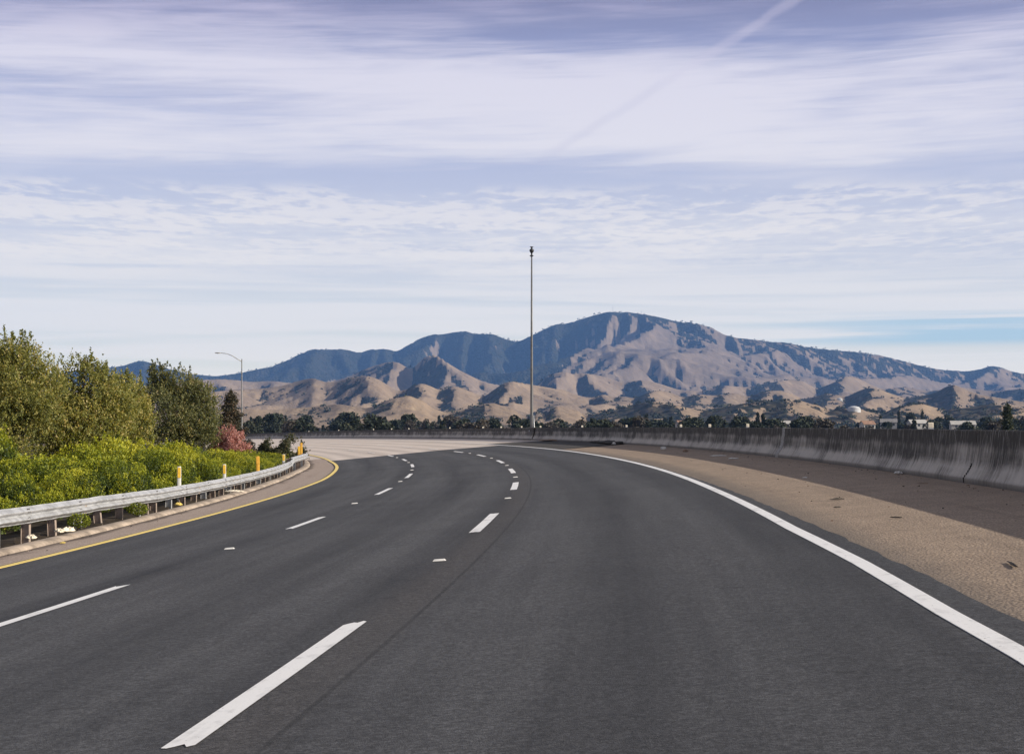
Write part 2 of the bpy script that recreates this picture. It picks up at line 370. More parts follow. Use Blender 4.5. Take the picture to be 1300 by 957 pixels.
def barrier_mat():
    m, t, b = mat('stained_barrier_concrete'); s, h = t.sep(uvm(t))[:2]; P = wpos(t)   # h: height along the face in metres
    slant = t.math('ADD', s, t.math('MULTIPLY', t.math('MINIMUM', t.math('SUBTRACT', h, .42), 0), -.5))
    run = t.noise(t.xyz(t.math('MULTIPLY', slant, 7), t.math('MULTIPLY', h, 1.1), 0), 1, 6, .65, .25)
    run2 = t.noise(t.xyz(t.math('MULTIPLY', slant, 24), t.math('MULTIPLY', h, 1.6), 4), 1, 5, .6, .3)
    wide = t.noise(t.xyz(t.math('MULTIPLY', s, .55), t.math('MULTIPLY', h, 1.2), 2), 1, 5, .6)
    g = t.noise(P, 25, 4, .7)
    r = t.math('ADD', t.math('MULTIPLY', run, .5), t.math('MULTIPLY', run2, .3)); r = t.math('ADD', r, t.math('MULTIPLY', wide, .60))
    topd = t.ss(h, .42, .90)               # run-off stains begin at the top and thin out downwards
    foot = t.ss(t.math('ABSOLUTE', t.math('SUBTRACT', h, .44)), .20, .02)
    k = t.math('ADD', r, t.math('ADD', t.math('MULTIPLY', topd, .42), t.math('MULTIPLY', foot, .16)))
    dark = t.ss(k, .62, .96)
    col = t.mix(dark, (.47, .425, .375), (.046, .040, .034))
    col = t.mix(t.math('MULTIPLY', t.ss(run2, .56, .68), .7), col, (.52, .49, .45))
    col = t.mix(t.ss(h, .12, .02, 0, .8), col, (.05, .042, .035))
    col = t.mix(1, col, t.mix(g, (.75,)*3, (1.25,)*3), 'MULTIPLY')
    t.put(b.inputs['Base Color'], col); b.inputs['Roughness'].default_value = .9; bump(t, b, t.math('ADD', g, run2), .4, .01); return m
M_bar = barrier_mat()
M_barlight = simple('pale_joint_concrete', (.30, .285, .27), .9, 0, .3, 14, .3)
M_crack = simple('dark_joint_gap', (.02, .018, .016), .95, 0, .3)
M_galv = simple('galvanised_steel', (.44, .445, .45), .5, .35, .24, 2.6, .05)
M_post = simple('rusty_post_steel', (.34, .27, .22), .75, .2, .35, 6, .2)
M_postg = simple('grey_post_steel', (.42, .42, .41), .65, .3, .25, 6, .2)
M_bolt = simple('dark_bolt', (.08, .07, .06), .6, .4, .2)
M_pole = simple('grey_painted_pole', (.15, .15, .15), .5, .3, .2, 1.5, .05)
M_poledark = simple('dark_fixture', (.035, .037, .04), .5, .3, .2)
M_reflw = simple('marker_white', (.72, .71, .66), .5, 0, .1)
M_amber = simple('amber_reflective', (.86, .52, .05), .45, 0, .12, 20, .02)
M_orange = simple('orange_reflective', (.84, .45, .06), .45, 0, .12, 20, .02)
M_cream = simple('cream_reflector', (.74, .66, .52), .5, 0, .15)
M_curb = simple('sandy_curb', (.33, .265, .205), .95, 0, .42, 1.6, .5)
M_bark = simple('bark', (.075, .058, .045), .95, 0, .35, 9, .5)
M_litter = simple('scrap_white', (.68, .66, .62), .7, 0, .2)
M_litterd = simple('scrap_dark', (.035, .028, .022), .9, 0, .4)
M_litterb = simple('scrap_brown', (.22, .15, .10), .9, 0, .4)
M_littery = simple('scrap_yellow', (.62, .47, .12), .7, 0, .2)
M_wall = simple('render_white', (.42, .40, .37), .8, 0, .1, .5, 0)
M_tile = simple('roof_tile', (.27, .16, .11), .85, 0, .25, .8, 0)
M_roofg = simple('roof_grey', (.20, .19, .19), .85, 0, .25, .8, 0)
M_pane = simple('window_pane', (.03, .04, .05), .2, 0, .1, 1, 0)
M_tank = simple('tank_white', (.50, .50, .49), .6, 0, .06, .3, 0)
def leaf_mat(name, stops, trans=.35, rough=.55):
    m = D.materials.new(name); m.use_nodes = True; t = NT(m.node_tree); t.n.clear()
    at = t.new('ShaderNodeAttribute', attribute_name='tint').outputs['Fac']
    col = t.ramp(at, stops)
    p = t.new('ShaderNodeBsdfPrincipled'); t.put(p.inputs['Base Color'], col); p.inputs['Roughness'].default_value = rough; p.inputs['Specular IOR Level'].default_value = .35
    tr = t.new('ShaderNodeBsdfTranslucent'); t.put(tr.inputs[0], t.mix(1, col, (1.25, 1.15, .6), 'MULTIPLY'))
    mx = t.new('ShaderNodeMixShader'); mx.inputs[0].default_value = trans; t.l.new(p.outputs[0], mx.inputs[1]); t.l.new(tr.outputs[0], mx.inputs[2])
    o = t.new('ShaderNodeOutputMaterial'); t.l.new(mx.outputs[0], o.inputs[0]); return m
L_oak = leaf_mat('oak_leaf', [(0, (.085, .10, .035)), (.4, (.22, .235, .065)), (.75, (.44, .40, .12)), (1, (.66, .52, .25))], .45)
L_oak2 = leaf_mat('dark_oak_leaf', [(0, (.06, .075, .035)), (.5, (.16, .17, .065)), (.9, (.32, .29, .11)), (1, (.42, .32, .16))])
L_hedge = leaf_mat('shrub_leaf', [(0, (.030, .052, .012)), (.4, (.115, .152, .016)), (.75, (.33, .36, .022)), (1, (.50, .47, .045))], .35)
L_dark = leaf_mat('conifer_needle', [(0, (.035, .035, .020)), (.55, (.075, .062, .034)), (1, (.20, .12, .065))], .15)
L_pine = leaf_mat('pine_needle', [(0, (.022, .034, .018)), (.6, (.050, .064, .030)), (1, (.11, .10, .05))], .12)
L_bloss = leaf_mat('blossom', [(0, (.18, .10, .08)), (.35, (.42, .20, .18)), (.75, (.72, .38, .36)), (1, (.85, .62, .58))], .3)
L_far = leaf_mat('far_tree_leaf', [(0, (.026, .034, .024)), (.6, (.042, .052, .032)), (1, (.070, .072, .042))], .05, .9)
L_far2 = leaf_mat('bare_tree_twig', [(0, (.045, .040, .034)), (.6, (.075, .064, .050)), (1, (.115, .095, .07))], .05, .9)
L_green2 = leaf_mat('olive_shrub_leaf', [(0, (.035, .045, .02)), (.6, (.085, .09, .04)), (1, (.19, .13, .07))], .25)

# ------------------------------------------------------------------ terrain: one sheet from the road to the horizon
def P2(*pts):
    p = np.array(pts, float); return p[:, 0], p[:, 1]
main_x, main_y = P2((-900, 500), (-300, 480), (-60, 474), (60, 474), (130, 468), (157, 464.5), (168, 460.5), (178, 458.5), (188, 459.8), (197, 462.5), (215, 469), (240, 475), (274, 477.7), (300, 474.5), (330, 468.5), (342, 466.5), (362, 459), (378, 451), (395, 443.7), (410, 444), (438, 443.5), (447, 446), (457, 448), (464, 445.5), (471, 443.7), (480, 444), (491, 443), (498, 445), (504, 446.7), (514, 440.5), (526, 434), (538, 428), (551, 424.4), (560, 425.3), (570, 423), (583, 421), (595, 421), (599, 423.7), (618, 424), (629, 425.3), (641, 430.6), (655, 434), (664, 431.7), (682, 422.5), (705, 412), (717, 411.5), (735, 406.5), (745, 403), (758, 399.6), (771, 395.9), (785, 396.8), (797, 396.4), (808, 397.8), (820, 399.6), (838, 403), (861, 408.8), (880, 410), (903, 415.8), (919, 425), (938, 429.6), (954, 430.8), (977, 434.2), (1000, 435.2), (1015, 438.9), (1037, 442.6), (1063, 445), (1093, 447.7), (1120, 452), (1145, 458.2), (1173, 465.7), (1196, 469.7), (1226, 471.5), (1241, 469.7), (1256, 465.2), (1270, 465.7), (1283, 471.5), (1300, 474.7), (1400, 470), (1700, 480), (2300, 510))
l2_x, l2_y = P2((-900, 520), (0, 500), (180, 492), (235, 485), (250, 483), (284, 481.6), (319, 485), (346, 484), (374, 487), (400, 487), (425, 484), (445, 478), (462, 470), (480, 463.5), (495, 460.5), (503, 460), (512, 464), (522, 470), (535, 458), (543, 452.5), (556, 453.5), (568, 462), (585, 472), (610, 484), (640, 492), (670, 495), (687, 488), (694, 478), (714, 473), (730, 475.5), (746, 474.6), (765, 478), (790, 486), (815, 483), (835, 487), (861, 495), (890, 497), (920, 490), (950, 492), (980, 486), (1000, 482), (1020, 485), (1037, 494), (1060, 486), (1075, 478), (1090, 481), (1100, 486.5), (1120, 494), (1150, 492), (1180, 497), (1220, 492), (1260, 497), (1300, 494), (1500, 500), (2300, 520))
l3_x, l3_y = P2((-900, 528), (0, 520), (150, 508), (240, 503), (264, 499), (296, 495), (330, 494), (350, 491.5), (365, 488.5), (380, 484), (397, 480.5), (411, 485), (425, 486), (437, 482), (445, 480), (455, 479), (464, 478), (480, 482.5), (494, 491), (504, 497), (514, 496), (525, 490), (535, 487.7), (545, 490), (556, 495), (568, 493.5), (579, 491.5), (592, 496), (604, 500.5), (615, 504), (630, 494), (640, 488), (650, 485.5), (662, 487), (675, 489), (687, 491), (701, 493.8), (714, 496), (728, 500.7), (740, 504), (752, 505), (767, 501), (780, 505), (792, 503.5), (806, 506), (820, 500), (830, 497), (838, 496.5), (850, 499), (868, 505), (885, 501), (908, 502.3), (931, 499.5), (950, 504), (965, 499), (978, 497), (990, 496.5), (1000, 499), (1020, 507), (1035, 504), (1050, 500), (1075, 504), (1090, 497), (1103, 493), (1116, 495), (1130, 500), (1150, 506), (1170, 503), (1185, 500), (1198, 494), (1208, 489.5), (1220, 493), (1233, 499), (1248, 503), (1263, 505), (1300, 511), (1500, 512), (2300, 528))
l4_x, l4_y = P2((-900, 536), (0, 534), (200, 528), (300, 522), (345, 522), (388, 519.5), (411, 517), (429, 516), (450, 518), (468, 519.5), (480, 515.6), (498, 510), (512, 508.5), (526, 508.7), (536, 513), (546, 521), (565, 525), (590, 522), (615, 517), (640, 519), (659, 529), (670, 530), (682, 526), (690, 529), (700, 525), (711, 519), (719, 519.5), (728, 523), (741, 531), (770, 528), (800, 520), (830, 516), (860, 519), (890, 524), (920, 520), (960, 514), (1000, 512), (1025, 517), (1050, 525), (1090, 523), (1120, 526), (1140, 520), (1170, 517), (1200, 522), (1230, 520), (1260, 516), (1300, 521), (1500, 528), (2300, 536))
ERO_K = .62
def hills():
    th = np.concatenate([np.radians(np.linspace(-180, -30, 70)[:-1]), np.radians(np.linspace(-30, -17.6, 130)[:-1]), np.radians(np.linspace(-17.6, 17.6, 1180)), np.radians(np.linspace(17.6, 30, 130)[1:]), np.radians(np.linspace(30, 180, 70)[1:])])
    r = np.concatenate([np.geomspace(2, 120, 95)[:-1], np.geomspace(120, 1300, 75)[:-1], np.geomspace(1300, 14800, 600), [15100]])
    R, T = np.meshgrid(r, th, indexing='ij')
    X = R*np.sin(T); Y = R*np.cos(T)
    vy = np.maximum(Y, R*.35)
    A = np.clip(X/vy, -3, 3); PX = 650+A*FPX
    def base(X, Y, only=None):
        """layered ranges: each crest keeps its own distance, front slope and back slope"""
        R = np.hypot(X, Y); T = np.arctan2(X, Y); A = np.clip(X/np.maximum(Y, R*.35), -3, 3); PX = 650+A*FPX
        z0 = 4.0*fbm(X/420, Y/420, 5, 3)*sstep(R, 250, 900)+3.5*sstep(R, 900, 2500); lay = np.zeros_like(X)
        fade = sstep(Y/np.maximum(R, 1), .35, .62)
        for li in (only or (0, 1, 2, 3)):
            lx_, ly_, rc0, rw, wf, wb, lam, pw, sd_ = specs[li]
            yc = np.interp(PX, lx_, ly_)
            rc = rc0+rw*fbm(A*rc0/(lam*5), A*0+.37*li, sd_, 3)*1.8
            Hc = (EYE+rc*np.cos(T)*(YH-yc)/FPX+8.5); t = rc-R
            # lateral spurs: broad buttresses reaching towards the viewer and to the right
            q = A*rc0+.45*t+200*fbm(X/700, Y/700, sd_+2, 2); rg = ridged(q/(lam*2.2), t/(lam*9), sd_+3, 2, .4)
            wfl = wf*(.72+.6*rg)
            tf = np.clip(t/wfl, 0, 1); tb = np.clip(-t/wb, 0, 1)
            prof = np.where(t > 0, (1-tf)**pw*.9+.1*(1-sstep(tf, 0, 1)), 1-sstep(tb, 0, 1)*.9)
            env = sstep(tf, .0, .25)*(1-.4*sstep(tf, .8, 1))
            z = Hc*prof*(1-.30*env*(1-rg))+lam*.11*fbm(X/(lam*.55), Y/(lam*.55), sd_+9, 6, .6)*sstep(tf+tb, 0, .15)*(prof > .02)
            z = z*fade
            win = z > z0; z0 = np.where(win, z, z0); lay = np.where(win, 4-li, lay)
        return z0-8.5, lay
    specs = [  # crest polyline, range, range wobble, front width, back width, spur size, power
        (main_x, main_y, 12200, 500, 4700, 2500, 560, 1.15, 11),
        (l2_x, l2_y, 7600, 500, 1500, 1900, 300, 1.1, 23),
        (l3_x, l3_y, 4600, 420, 1000, 1000, 200, 1.05, 37),
        (l4_x, l4_y, 2650, 260, 520, 600, 110, 1.05, 51)]
    def erode(z, dx, iters, K, dif, m=.36):
        """stream-power erosion with hillslope creep, cuts branching ravines into the ranges"""
        ny, nx = z.shape; N = ny*nx; idx = np.arange(N).reshape(ny, nx); A = None
        offs = [(-1, -1), (-1, 0), (-1, 1), (0, -1), (0, 1), (1, -1), (1, 0), (1, 1)]
        for it in range(iters):
            best = np.zeros((ny, nx)); rec = idx.copy(); dist = np.full((ny, nx), dx)
            c = z[1:-1, 1:-1]; bs = best[1:-1, 1:-1]; rc_ = rec[1:-1, 1:-1]; ds_ = dist[1:-1, 1:-1]
            for a, b in offs:
                d = dx*math.hypot(a, b); sl_ = (c-z[1+a:ny-1+a, 1+b:nx-1+b])/d
                k = sl_ > bs; bs[k] = sl_[k]; rc_[k] = idx[1+a:ny-1+a, 1+b:nx-1+b][k]; ds_[k] = d
            order = np.argsort(z.ravel()).tolist(); rl = rec.ravel().tolist(); Al = [1.0]*N
            for i in reversed(order):
                r_ = rl[i]
                if r_ != i: Al[r_] += Al[i]
            A = np.array(Al)*dx*dx
            Fl = (K*A**m/dist.ravel()).tolist(); zl = z.ravel().tolist()
            for i in order:
                r_ = rl[i]
                if r_ != i:
                    zr = zl[r_]
                    if zl[i] > zr: f = Fl[i]; zl[i] = (zl[i]+f*zr)/(1+f)
            z = np.array(zl).reshape(ny, nx)
            lap = np.zeros_like(z); lap[1:-1, 1:-1] = (z[:-2, 1:-1]+z[2:, 1:-1]+z[1:-1, :-2]+z[1:-1, 2:]-4*z[1:-1, 1:-1]); z = z+dif*lap
        return z, np.log(A.reshape(ny, nx)/(dx*dx))
    import time; t0 = time.time()
    def grid(x0, x1, y0, y1, dx, it, K, dif):
        gx_ = np.arange(x0, x1+1, dx); gy_ = np.arange(y0, y1+1, dx); XX, YY = np.meshgrid(gx_, gy_)
        zb, lb = base(XX, YY); rsd = np.random.RandomState(3); zz, aa = erode(zb+rsd.uniform(-.5, .5, zb.shape)*dx*.03, dx, it, K, dif)
        def samp(x, y, arr):
            fx = np.clip((x-x0)/dx, 0, len(gx_)-1.001); fy = np.clip((y-y0)/dx, 0, len(gy_)-1.001); ix = fx.astype(int); iy = fy.astype(int); fx = fx-ix; fy = fy-iy
            return (arr[iy, ix]*(1-fx)+arr[iy, ix+1]*fx)*(1-fy)+(arr[iy+1, ix]*(1-fx)+arr[iy+1, ix+1]*fx)*fy
        inside = lambda x, y: np.clip(np.minimum(np.minimum(x-x0, x1-x), np.minimum(y-y0, y1-y))/(dx*14), 0, 1)
        return zz, aa, samp, inside
    zf, af, sf, inf_ = grid(-6600, 6600, 5700, 13800, 24, 20, ERO_K*.85, .022)
    zn_, an_, sn, inn = grid(-2900, 2900, 1350, 6300, 12, 20, ERO_K*.55, .035)
    Zb, lay = base(X, Y); Z = Zb.copy(); area = np.zeros_like(Z)
    wf_ = sstep(inf_(X, Y), 0, 1)*(Y > 0); Z = Z*(1-wf_)+sf(X, Y, zf)*wf_; area = area+sf(X, Y, af)*wf_
    wn_ = sstep(inn(X, Y), 0, 1)*(Y > 0); Z = Z*(1-wn_)+sn(X, Y, zn_)*wn_; area = area*(1-wn_)+sn(X, Y, an_)*wn_
    Z = Z+fbm(X/60, Y/60, 123, 3)*2.2*sstep(R, 1800, 5000)
    # keep every crest at its true apparent height after erosion
    colmax = lambda lo, hi: np.max(np.where((R > lo) & (R < hi) & (Y > 0), (Z-EYE)/np.maximum(vy, 1), -1), axis=0)
    def sm(a, n): return np.convolve(np.pad(a, n, mode='edge'), np.ones(2*n+1)/(2*n+1), 'valid')
    for (px_l, py_l), lo, hi, w0, w1 in (((l4_x, l4_y), 1900, 3300, 1500, 2200), ((l3_x, l3_y), 3600, 5600, 3000, 4000), ((l2_x, l2_y), 6400, 8600, 5400, 6800), ((main_x, main_y), 9500, 14500, 8000, 10500)):
        cur = colmax(lo, hi); tgt = (YH-np.interp(PX[0], px_l, py_l))/FPX
        ok = (np.abs(PX[0]-650) < 900) & (cur > .001); fac = np.where(ok, np.clip(tgt/np.maximum(cur, .001), .6, 1.9), 1); fac = sm(fac, 4)
        wgt_ = sstep(R, w0, w1)*(1-sstep(R, hi, hi+500)); Z = (Z+8.5)*(1+(fac[None]-1)*wgt_)-8.5
    print('terrain', round(time.time()-t0, 1), 's')
    veg = np.full_like(Z, .0)
    # local slopes
    dzr = np.gradient(Z, axis=0)/np.gradient(R, axis=0); dzt = np.gradient(Z, axis=1)/(np.gradient(T, axis=1)*R)
    gx = dzr*np.sin(T)+dzt*np.cos(T); gy = dzr*np.cos(T)-dzt*np.sin(T)
    def blur(a, n):
        for ax in (0, 1):
            c = np.cumsum(np.concatenate([np.repeat(a.take([0], ax), n+1, ax), a, np.repeat(a.take([-1], ax), n, ax)], ax), ax)
            a = (c.take(range(2*n+1, c.shape[ax]), ax)-c.take(range(0, c.shape[ax]-2*n-1), ax))/(2*n+1)
        return a
    conc = (blur(Z, 5)-Z)/np.maximum(R*.0022, 1)
    conc = np.clip(conc, -1.5, 1.5)
    n1 = fbm(X/330, Y/330, 91, 4); n2 = fbm(X/90, Y/90, 95, 3)
    PY = YH-(Z-EYE)/np.maximum(vy, 1)*FPX
    bias = np.choose(lay.astype(int), [-.2, .22, .08, .10, .40])
    bias = bias-np.where((lay == 2) | (lay == 1), .30*(1-sstep(PX, 480, 540)), 0)+np.where((lay == 1), .45*sstep(PX, 720, 800), 0)+np.where((lay == 2), .48*sstep(PX, 740, 820), 0)+np.where(lay == 3, .15*sstep(PX, 720, 780)+.30*sstep(PX, 760, 1050)+.25*np.exp(-((PX-590)/50)**2), 0)
    for cx_, cy_, sx_, sy_, am_ in [(800, 432, 44, 17, -1.0), (765, 455, 36, 22, -.6), (845, 462, 60, 26, -.75), (925, 440, 50, 10, -.9), (905, 470, 70, 22, -.4), (990, 478, 60, 16, -.6), (975, 455, 45, 9, -.3),
                                 (1035, 456, 20, 6, -.7), (845, 417, 12, 5, -.9), (1085, 480, 26, 7, -.7), (1180, 474, 22, 8, -.6), (1272, 484, 24, 11, -1.1), (1140, 462, 12, 4, -.4), (745, 490, 60, 10, -.6), (622, 437, 26, 6, -.5), (480, 449, 18, 7, -.5), (1235, 500, 80, 16, -.4), (553, 440, 10, 14, -.4),
                                 (830, 405, 70, 7, .6), (690, 455, 60, 34, 1.0), (410, 465, 90, 18, .8), (200, 472, 120, 16, 1.2), (585, 440, 60, 20, .5), (1130, 472, 170, 18, .5), (800, 500, 140, 12, .2)]:
        bias = bias+np.where(lay == 4, am_*np.exp(-(((PX-cx_)/sx_)**2+((PY-cy_)/sy_)**2)), 0)
    crest = np.interp(PX, main_x, main_y)
    thick = np.interp(PX, [100, 330, 470, 520, 600, 700, 735, 780, 830, 870, 905, 1000, 1100, 1200, 1300], [60, 60, 30, 34, 62, 70, 34, 20, 13, 26, 15, 14, 24, 12, 14])
    bias = bias+np.where(lay == 4, (1.6+.6*(1-sstep(PX, 740, 800)))*sstep(thick-(PY-crest)+(11*n1+8*n2+20*np.clip(gx, -.5, .5))*sstep(PX, 640, 820), -7, 7)+.10*(area-2.6)+.45*gx-.06, 0)
    v = bias+1.7*np.clip(gx, -.5, .5)+.35*conc+.24*np.clip(area-2.3, -1.6, 4)+.50*n1+.55*n2+.40*fbm(X/38, Y/38, 97, 2)
    veg = sstep(v, .02, .42)
    veg = np.where(lay == 0, .55+.3*n1, veg)
    # road corridor
    near = np.where(R[:, 0] < 470)[0]; nr = near.max()+1
    xs = X[:nr].ravel(); ys = Y[:nr].ravel(); best = np.full(xs.shape, 1e18); bi = np.zeros(xs.shape, int)
    for i in range(0, len(SS), 2):
        d = (xs-CX[i])**2+(ys-CY[i])**2; m_ = d < best; best[m_] = d[m_]; bi[m_] = i
    tt = (xs-CX[bi])*np.sin(TH[bi])+(ys-CY[bi])*np.cos(TH[bi])
    u = (xs-CX[bi])*np.cos(TH[bi])-(ys-CY[bi])*np.sin(TH[bi]); s_ = SS[bi]+tt
    off = np.abs(tt) > 8
    zc = np.interp(s_, SS, CZ); bk = np.interp(s_, SS, BK)
    uc = u_curb(s_)
    road = zc+bk*np.clip(u, -11.5, 6.3)-.35
    lumps = fbm(xs/3.1, ys/3.1, 7, 3)*.10+fbm(xs/14, ys/14, 8, 2)*.18
    left = zc+bk*uc+.03+lumps*np.clip((uc-.7-u)/2, 0, 1)-.02*np.clip(uc-u, 0, 40)
    zn = np.where(u < uc-.55, left, road)
    zn = np.where(u > 6.6, road-.2-np.clip((u-6.6)*.5, 0, 9)+lumps*.3, zn)
    Zn = Z[:nr].ravel()
    wgt = np.where(off, 1.0, sstep(np.abs(u), 45, 110)); wgt = np.maximum(wgt, sstep(s_, 395, 420))
    wgt = np.where(u > 0, np.where(off, 1, sstep(u, 14, 34)), wgt)
    Z[:nr] = (zn*(1-wgt)+Zn*wgt).reshape(nr, -1)
    soil = np.zeros_like(Z); soil[:nr] = ((1-wgt)*1.0).reshape(nr, -1)
    V = np.stack([X, Y, Z], -1).reshape(-1, 3)
    nr_, nt = R.shape
    ii = np.arange(nr_-1)[:, None]*nt+np.arange(nt-1)[None, :]
    F = np.stack([ii, ii+nt, ii+nt+1, ii+1], -1).reshape(-1, 4)[:, ::-1]
    return V, F, veg.ravel(), soil.ravel(), lay.ravel(), (X, Y, Z, R, veg, lay, PX)
tv, tf_, vegA, soilA, layA, GRID = hills()
def terrain_mat():
    m, t, b = mat('dry_hillside'); P = wpos(t)
    veg = t.new('ShaderNodeAttribute', attribute_name='veg').outputs['Fac']; soil = t.new('ShaderNodeAttribute', attribute_name='soil').outputs['Fac']
    far = t.new('ShaderNodeAttribute', attribute_name='layer').outputs['Fac']
    n = t.noise(P, .004, 6, .6); n2 = t.noise(P, .03, 5, .65); n3 = t.noise(P, .12, 3, .6)
    grass = t.mix(t.ss(n, .35, .65), (.30, .222, .15), (.205, .155, .112))
    grass = t.mix(t.math('MULTIPLY', t.ss(n2, .45, .7), .5), grass, (.19, .14, .105))
    grass = t.mix(t.math('MULTIPLY', t.ss(n2, .42, .30), .5), grass, (.40, .31, .21))
    grass = t.mix(t.ss(far, 2.6, 3.9, 0, .62), grass, t.mix(t.ss(t.noise(P, .012, 5, .6), .38, .62), (.205, .155, .115), (.125, .10, .078)))
    v1 = t.vor(P, .055); v2 = t.vor(P, .022)
    f = t.math('ADD', veg, t.math('MULTIPLY', t.math('SUBTRACT', n3, .5), .7)); f = t.math('ADD', f, t.math('MULTIPLY', t.math('SUBTRACT', .35, v1), .35)); f = t.math('ADD', f, t.math('MULTIPLY', t.math('SUBTRACT', n2, .5), .8))
    f = t.ss(f, .34, .62)
    vc = t.mix(t.ss(n2, .35, .65), (.026, .032, .018), t.mix(t.ss(far, 3.4, 2.6), (.060, .052, .036), (.105, .080, .058)))
    vc = t.mix(t.ss(v1, .1, .5, 0, .45), vc, (.016, .020, .012))
    col = t.mix(f, grass, vc)
    col = t.mix(soil, col, t.mix(t.ss(t.noise(P, 2.2, 5, .65), .35, .65), (.060, .047, .034), (.026, .021, .016)))
    t.put(b.inputs['Base Color'], col); b.inputs['Roughness'].default_value = .95; b.inputs['Specular IOR Level'].default_value = .1
    h = t.math('ADD', t.math('MULTIPLY', f, t.math('SUBTRACT', 1.1, v1)), t.math('MULTIPLY', n2, .8))
    nd = t.new('ShaderNodeBump'); nd.inputs['Strength'].default_value = .75; nd.inputs['Distance'].default_value = 14; t.put(nd.inputs['Height'], t.math('MULTIPLY', h, t.math('SUBTRACT', 1, soil))); t.l.new(nd.outputs[0], b.inputs['Normal'])
    return m
M_ter = terrain_mat()
ter = mesh_np('hills', tv, tf_, M_ter, {'veg': vegA, 'soil': soilA, 'layer': layA}, smooth=True)
tag(ter, kind='structure')
GX, GY, GZ, GR, GV, GL, GPX = GRID
_th_row = np.arctan2(GX[0], GY[0]); _r_col = GR[:, 0]
def ground(x, y):
    r = math.hypot(x, y); th = atan2(x, y)
    i = min(max(np.searchsorted(_r_col, r)-1, 0), len(_r_col)-2); j = min(max(np.searchsorted(_th_row, th)-1, 0), len(_th_row)-2)
    a = min(max((r-_r_col[i])/(_r_col[i+1]-_r_col[i]), 0), 1); c = min(max((th-_th_row[j])/(_th_row[j+1]-_th_row[j]), 0), 1)
    return float((GZ[i, j]*(1-a)+GZ[i+1, j]*a)*(1-c)+(GZ[i, j+1]*(1-a)+GZ[i+1, j+1]*a)*c)

# ------------------------------------------------------------------ pavement
def strip(name, ulo, uhi, s_a, s_b, h, m, nu=2, ds=1.0, jit_lo=0, jit_hi=0, skirt=0, seam=None, cut_a=None, uvf=None):
    ss = np.arange(s_a, s_b+1e-6, ds); V = []; UV = []
    n = nu+1
    rng = np.random.RandomState(len(name)*7)
    for s in ss:
        a = ulo(s) if callable(ulo) else ulo; b_ = uhi(s) if callable(uhi) else uhi
        a += jit_lo*rng.uniform(-1, 1); b_ += jit_hi*rng.uniform(-1, 1)
        for k in range(n):
            u = a+(b_-a)*k/nu
            s2 = s
            if seam is not None and s >= s_b-1e-6: s2 = seam(u)
            if cut_a is not None and s <= s_a+1e-6: s2 = cut_a(u)
            V.append(rp(s2, u, h)); UV.append((u if uvf is None else uvf(u, s2), s2))
    V = np.array(V); UV = np.array(UV); m_ = len(ss)
    ii = np.arange(m_-1)[:, None]*n+np.arange(n-1)[None]
    F = np.stack([ii, ii+1, ii+n+1, ii+n], -1).reshape(-1, 4)
    if skirt:
        base = len(V); lo = V.copy(); lo[:, 2] -= skirt; V = np.concatenate([V, lo]); UV = np.concatenate([UV, UV])
        e = []
        for i in range(m_-1):
            e.append((i*n, (i+1)*n, base+(i+1)*n, base+i*n)); e.append((i*n+n-1, base+i*n+n-1, base+(i+1)*n+n-1, (i+1)*n+n-1))
        for k in range(n-1):
            q = (m_-1)*n+k; e.append((q+1, q, base+q, base+q+1))
        F = np.concatenate([F, np.array(e)])
    o = mesh_np(name, V, F, m, uv=UV, smooth=False); return tag(o, kind='structure')
seam_s = lambda u: float(np.interp(u, [-9.4, -5.5, -2.1, 2.1, 6], [102.8, 106.2, 109.2, 109.0, 109]))
strip('shoulder_right', u_over, lambda s: u_bar(s)+.2, -40, 86, -.012, M_tan, 4)
strip('shoulder_patch', lambda s: u_over(s)-.01, lambda s: u_bar(s)+.2, 86, 112, -.012, M_dark, 4, cut_a=lambda u: 86+(u-2)*1.0, seam=lambda u: 112-(u-2)*1.2+6)
strip('concrete_pavement', lambda s: u_curb(s)-.02, lambda s: u_bar(s)+.2, 101, 410, -.020, M_conc, 12)
strip('shoulder_left', lambda s: u_curb(s)-.02, lambda s: u_yel(s)+.15, -40, 112, -.012, M_left, 6, uvf=lambda u, s: u-float(u_curb(s)))
strip('road', lambda s: u_yel(s)-.14, u_over, -40, 102, 0, M_asph, 12, ds=.5, jit_hi=.022, jit_lo=.012, skirt=.05, seam=seam_s)
strip('edge_line_white', lambda s: u_white(s)-.075, lambda s: u_white(s)+.075, -40, 400, .005, M_white, 1, skirt=.004)
strip('edge_line_yellow', lambda s: u_yel(s)-.08, lambda s: u_yel(s)+.08, -40, 330, .005, M_yellow, 1, skirt=.004)
# lane dashes (arc length ranges read off the photo; worn, slightly ragged ends)
rng = random.Random(4)
def dash(mb, s_a, s_b, u_a, u_b, wd=.125):
    n = 5; vs = []; uvs = []
    ea = [rng.uniform(-.06, .06)-.05*abs(k-2.5) for k in range(n+1)]; eb = [rng.uniform(-.08, .08)+.10*k/n for k in range(n+1)]
    for (s, u, e) in ((s_a, u_a, ea), ((s_a+s_b)/2, (u_a+u_b)/2, [0]*6), (s_b, u_b, eb)):
        for k in range(n+1):
            uu = u+wd*(k/n-.5)*1.0; vs.append(rp(s+e[k], uu, .005)); uvs.append((uu, s))
    fs = []
    for r_ in range(2):
        for k in range(n): a = r_*(n+1)+k; fs.append((a, a+1, a+n+2, a+n+1))
    mb.add(vs, fs, uvs)
mb = MB()
A_ = [(-.5, 3.7), (14.0, 18.25), (28.7, 32.3), (43.05, 47.5), (57.1, 62.2), (72.9, 78.5), (87, 92.0), (101.3, 106.0)]
B_ = [(-5, -1), (7.9, 12.75), (23.8, 28.7), (39.4, 44.3), (53.3, 58.6), (67.9, 73.2), (83.0, 88.3), (96.9, 102.0)]
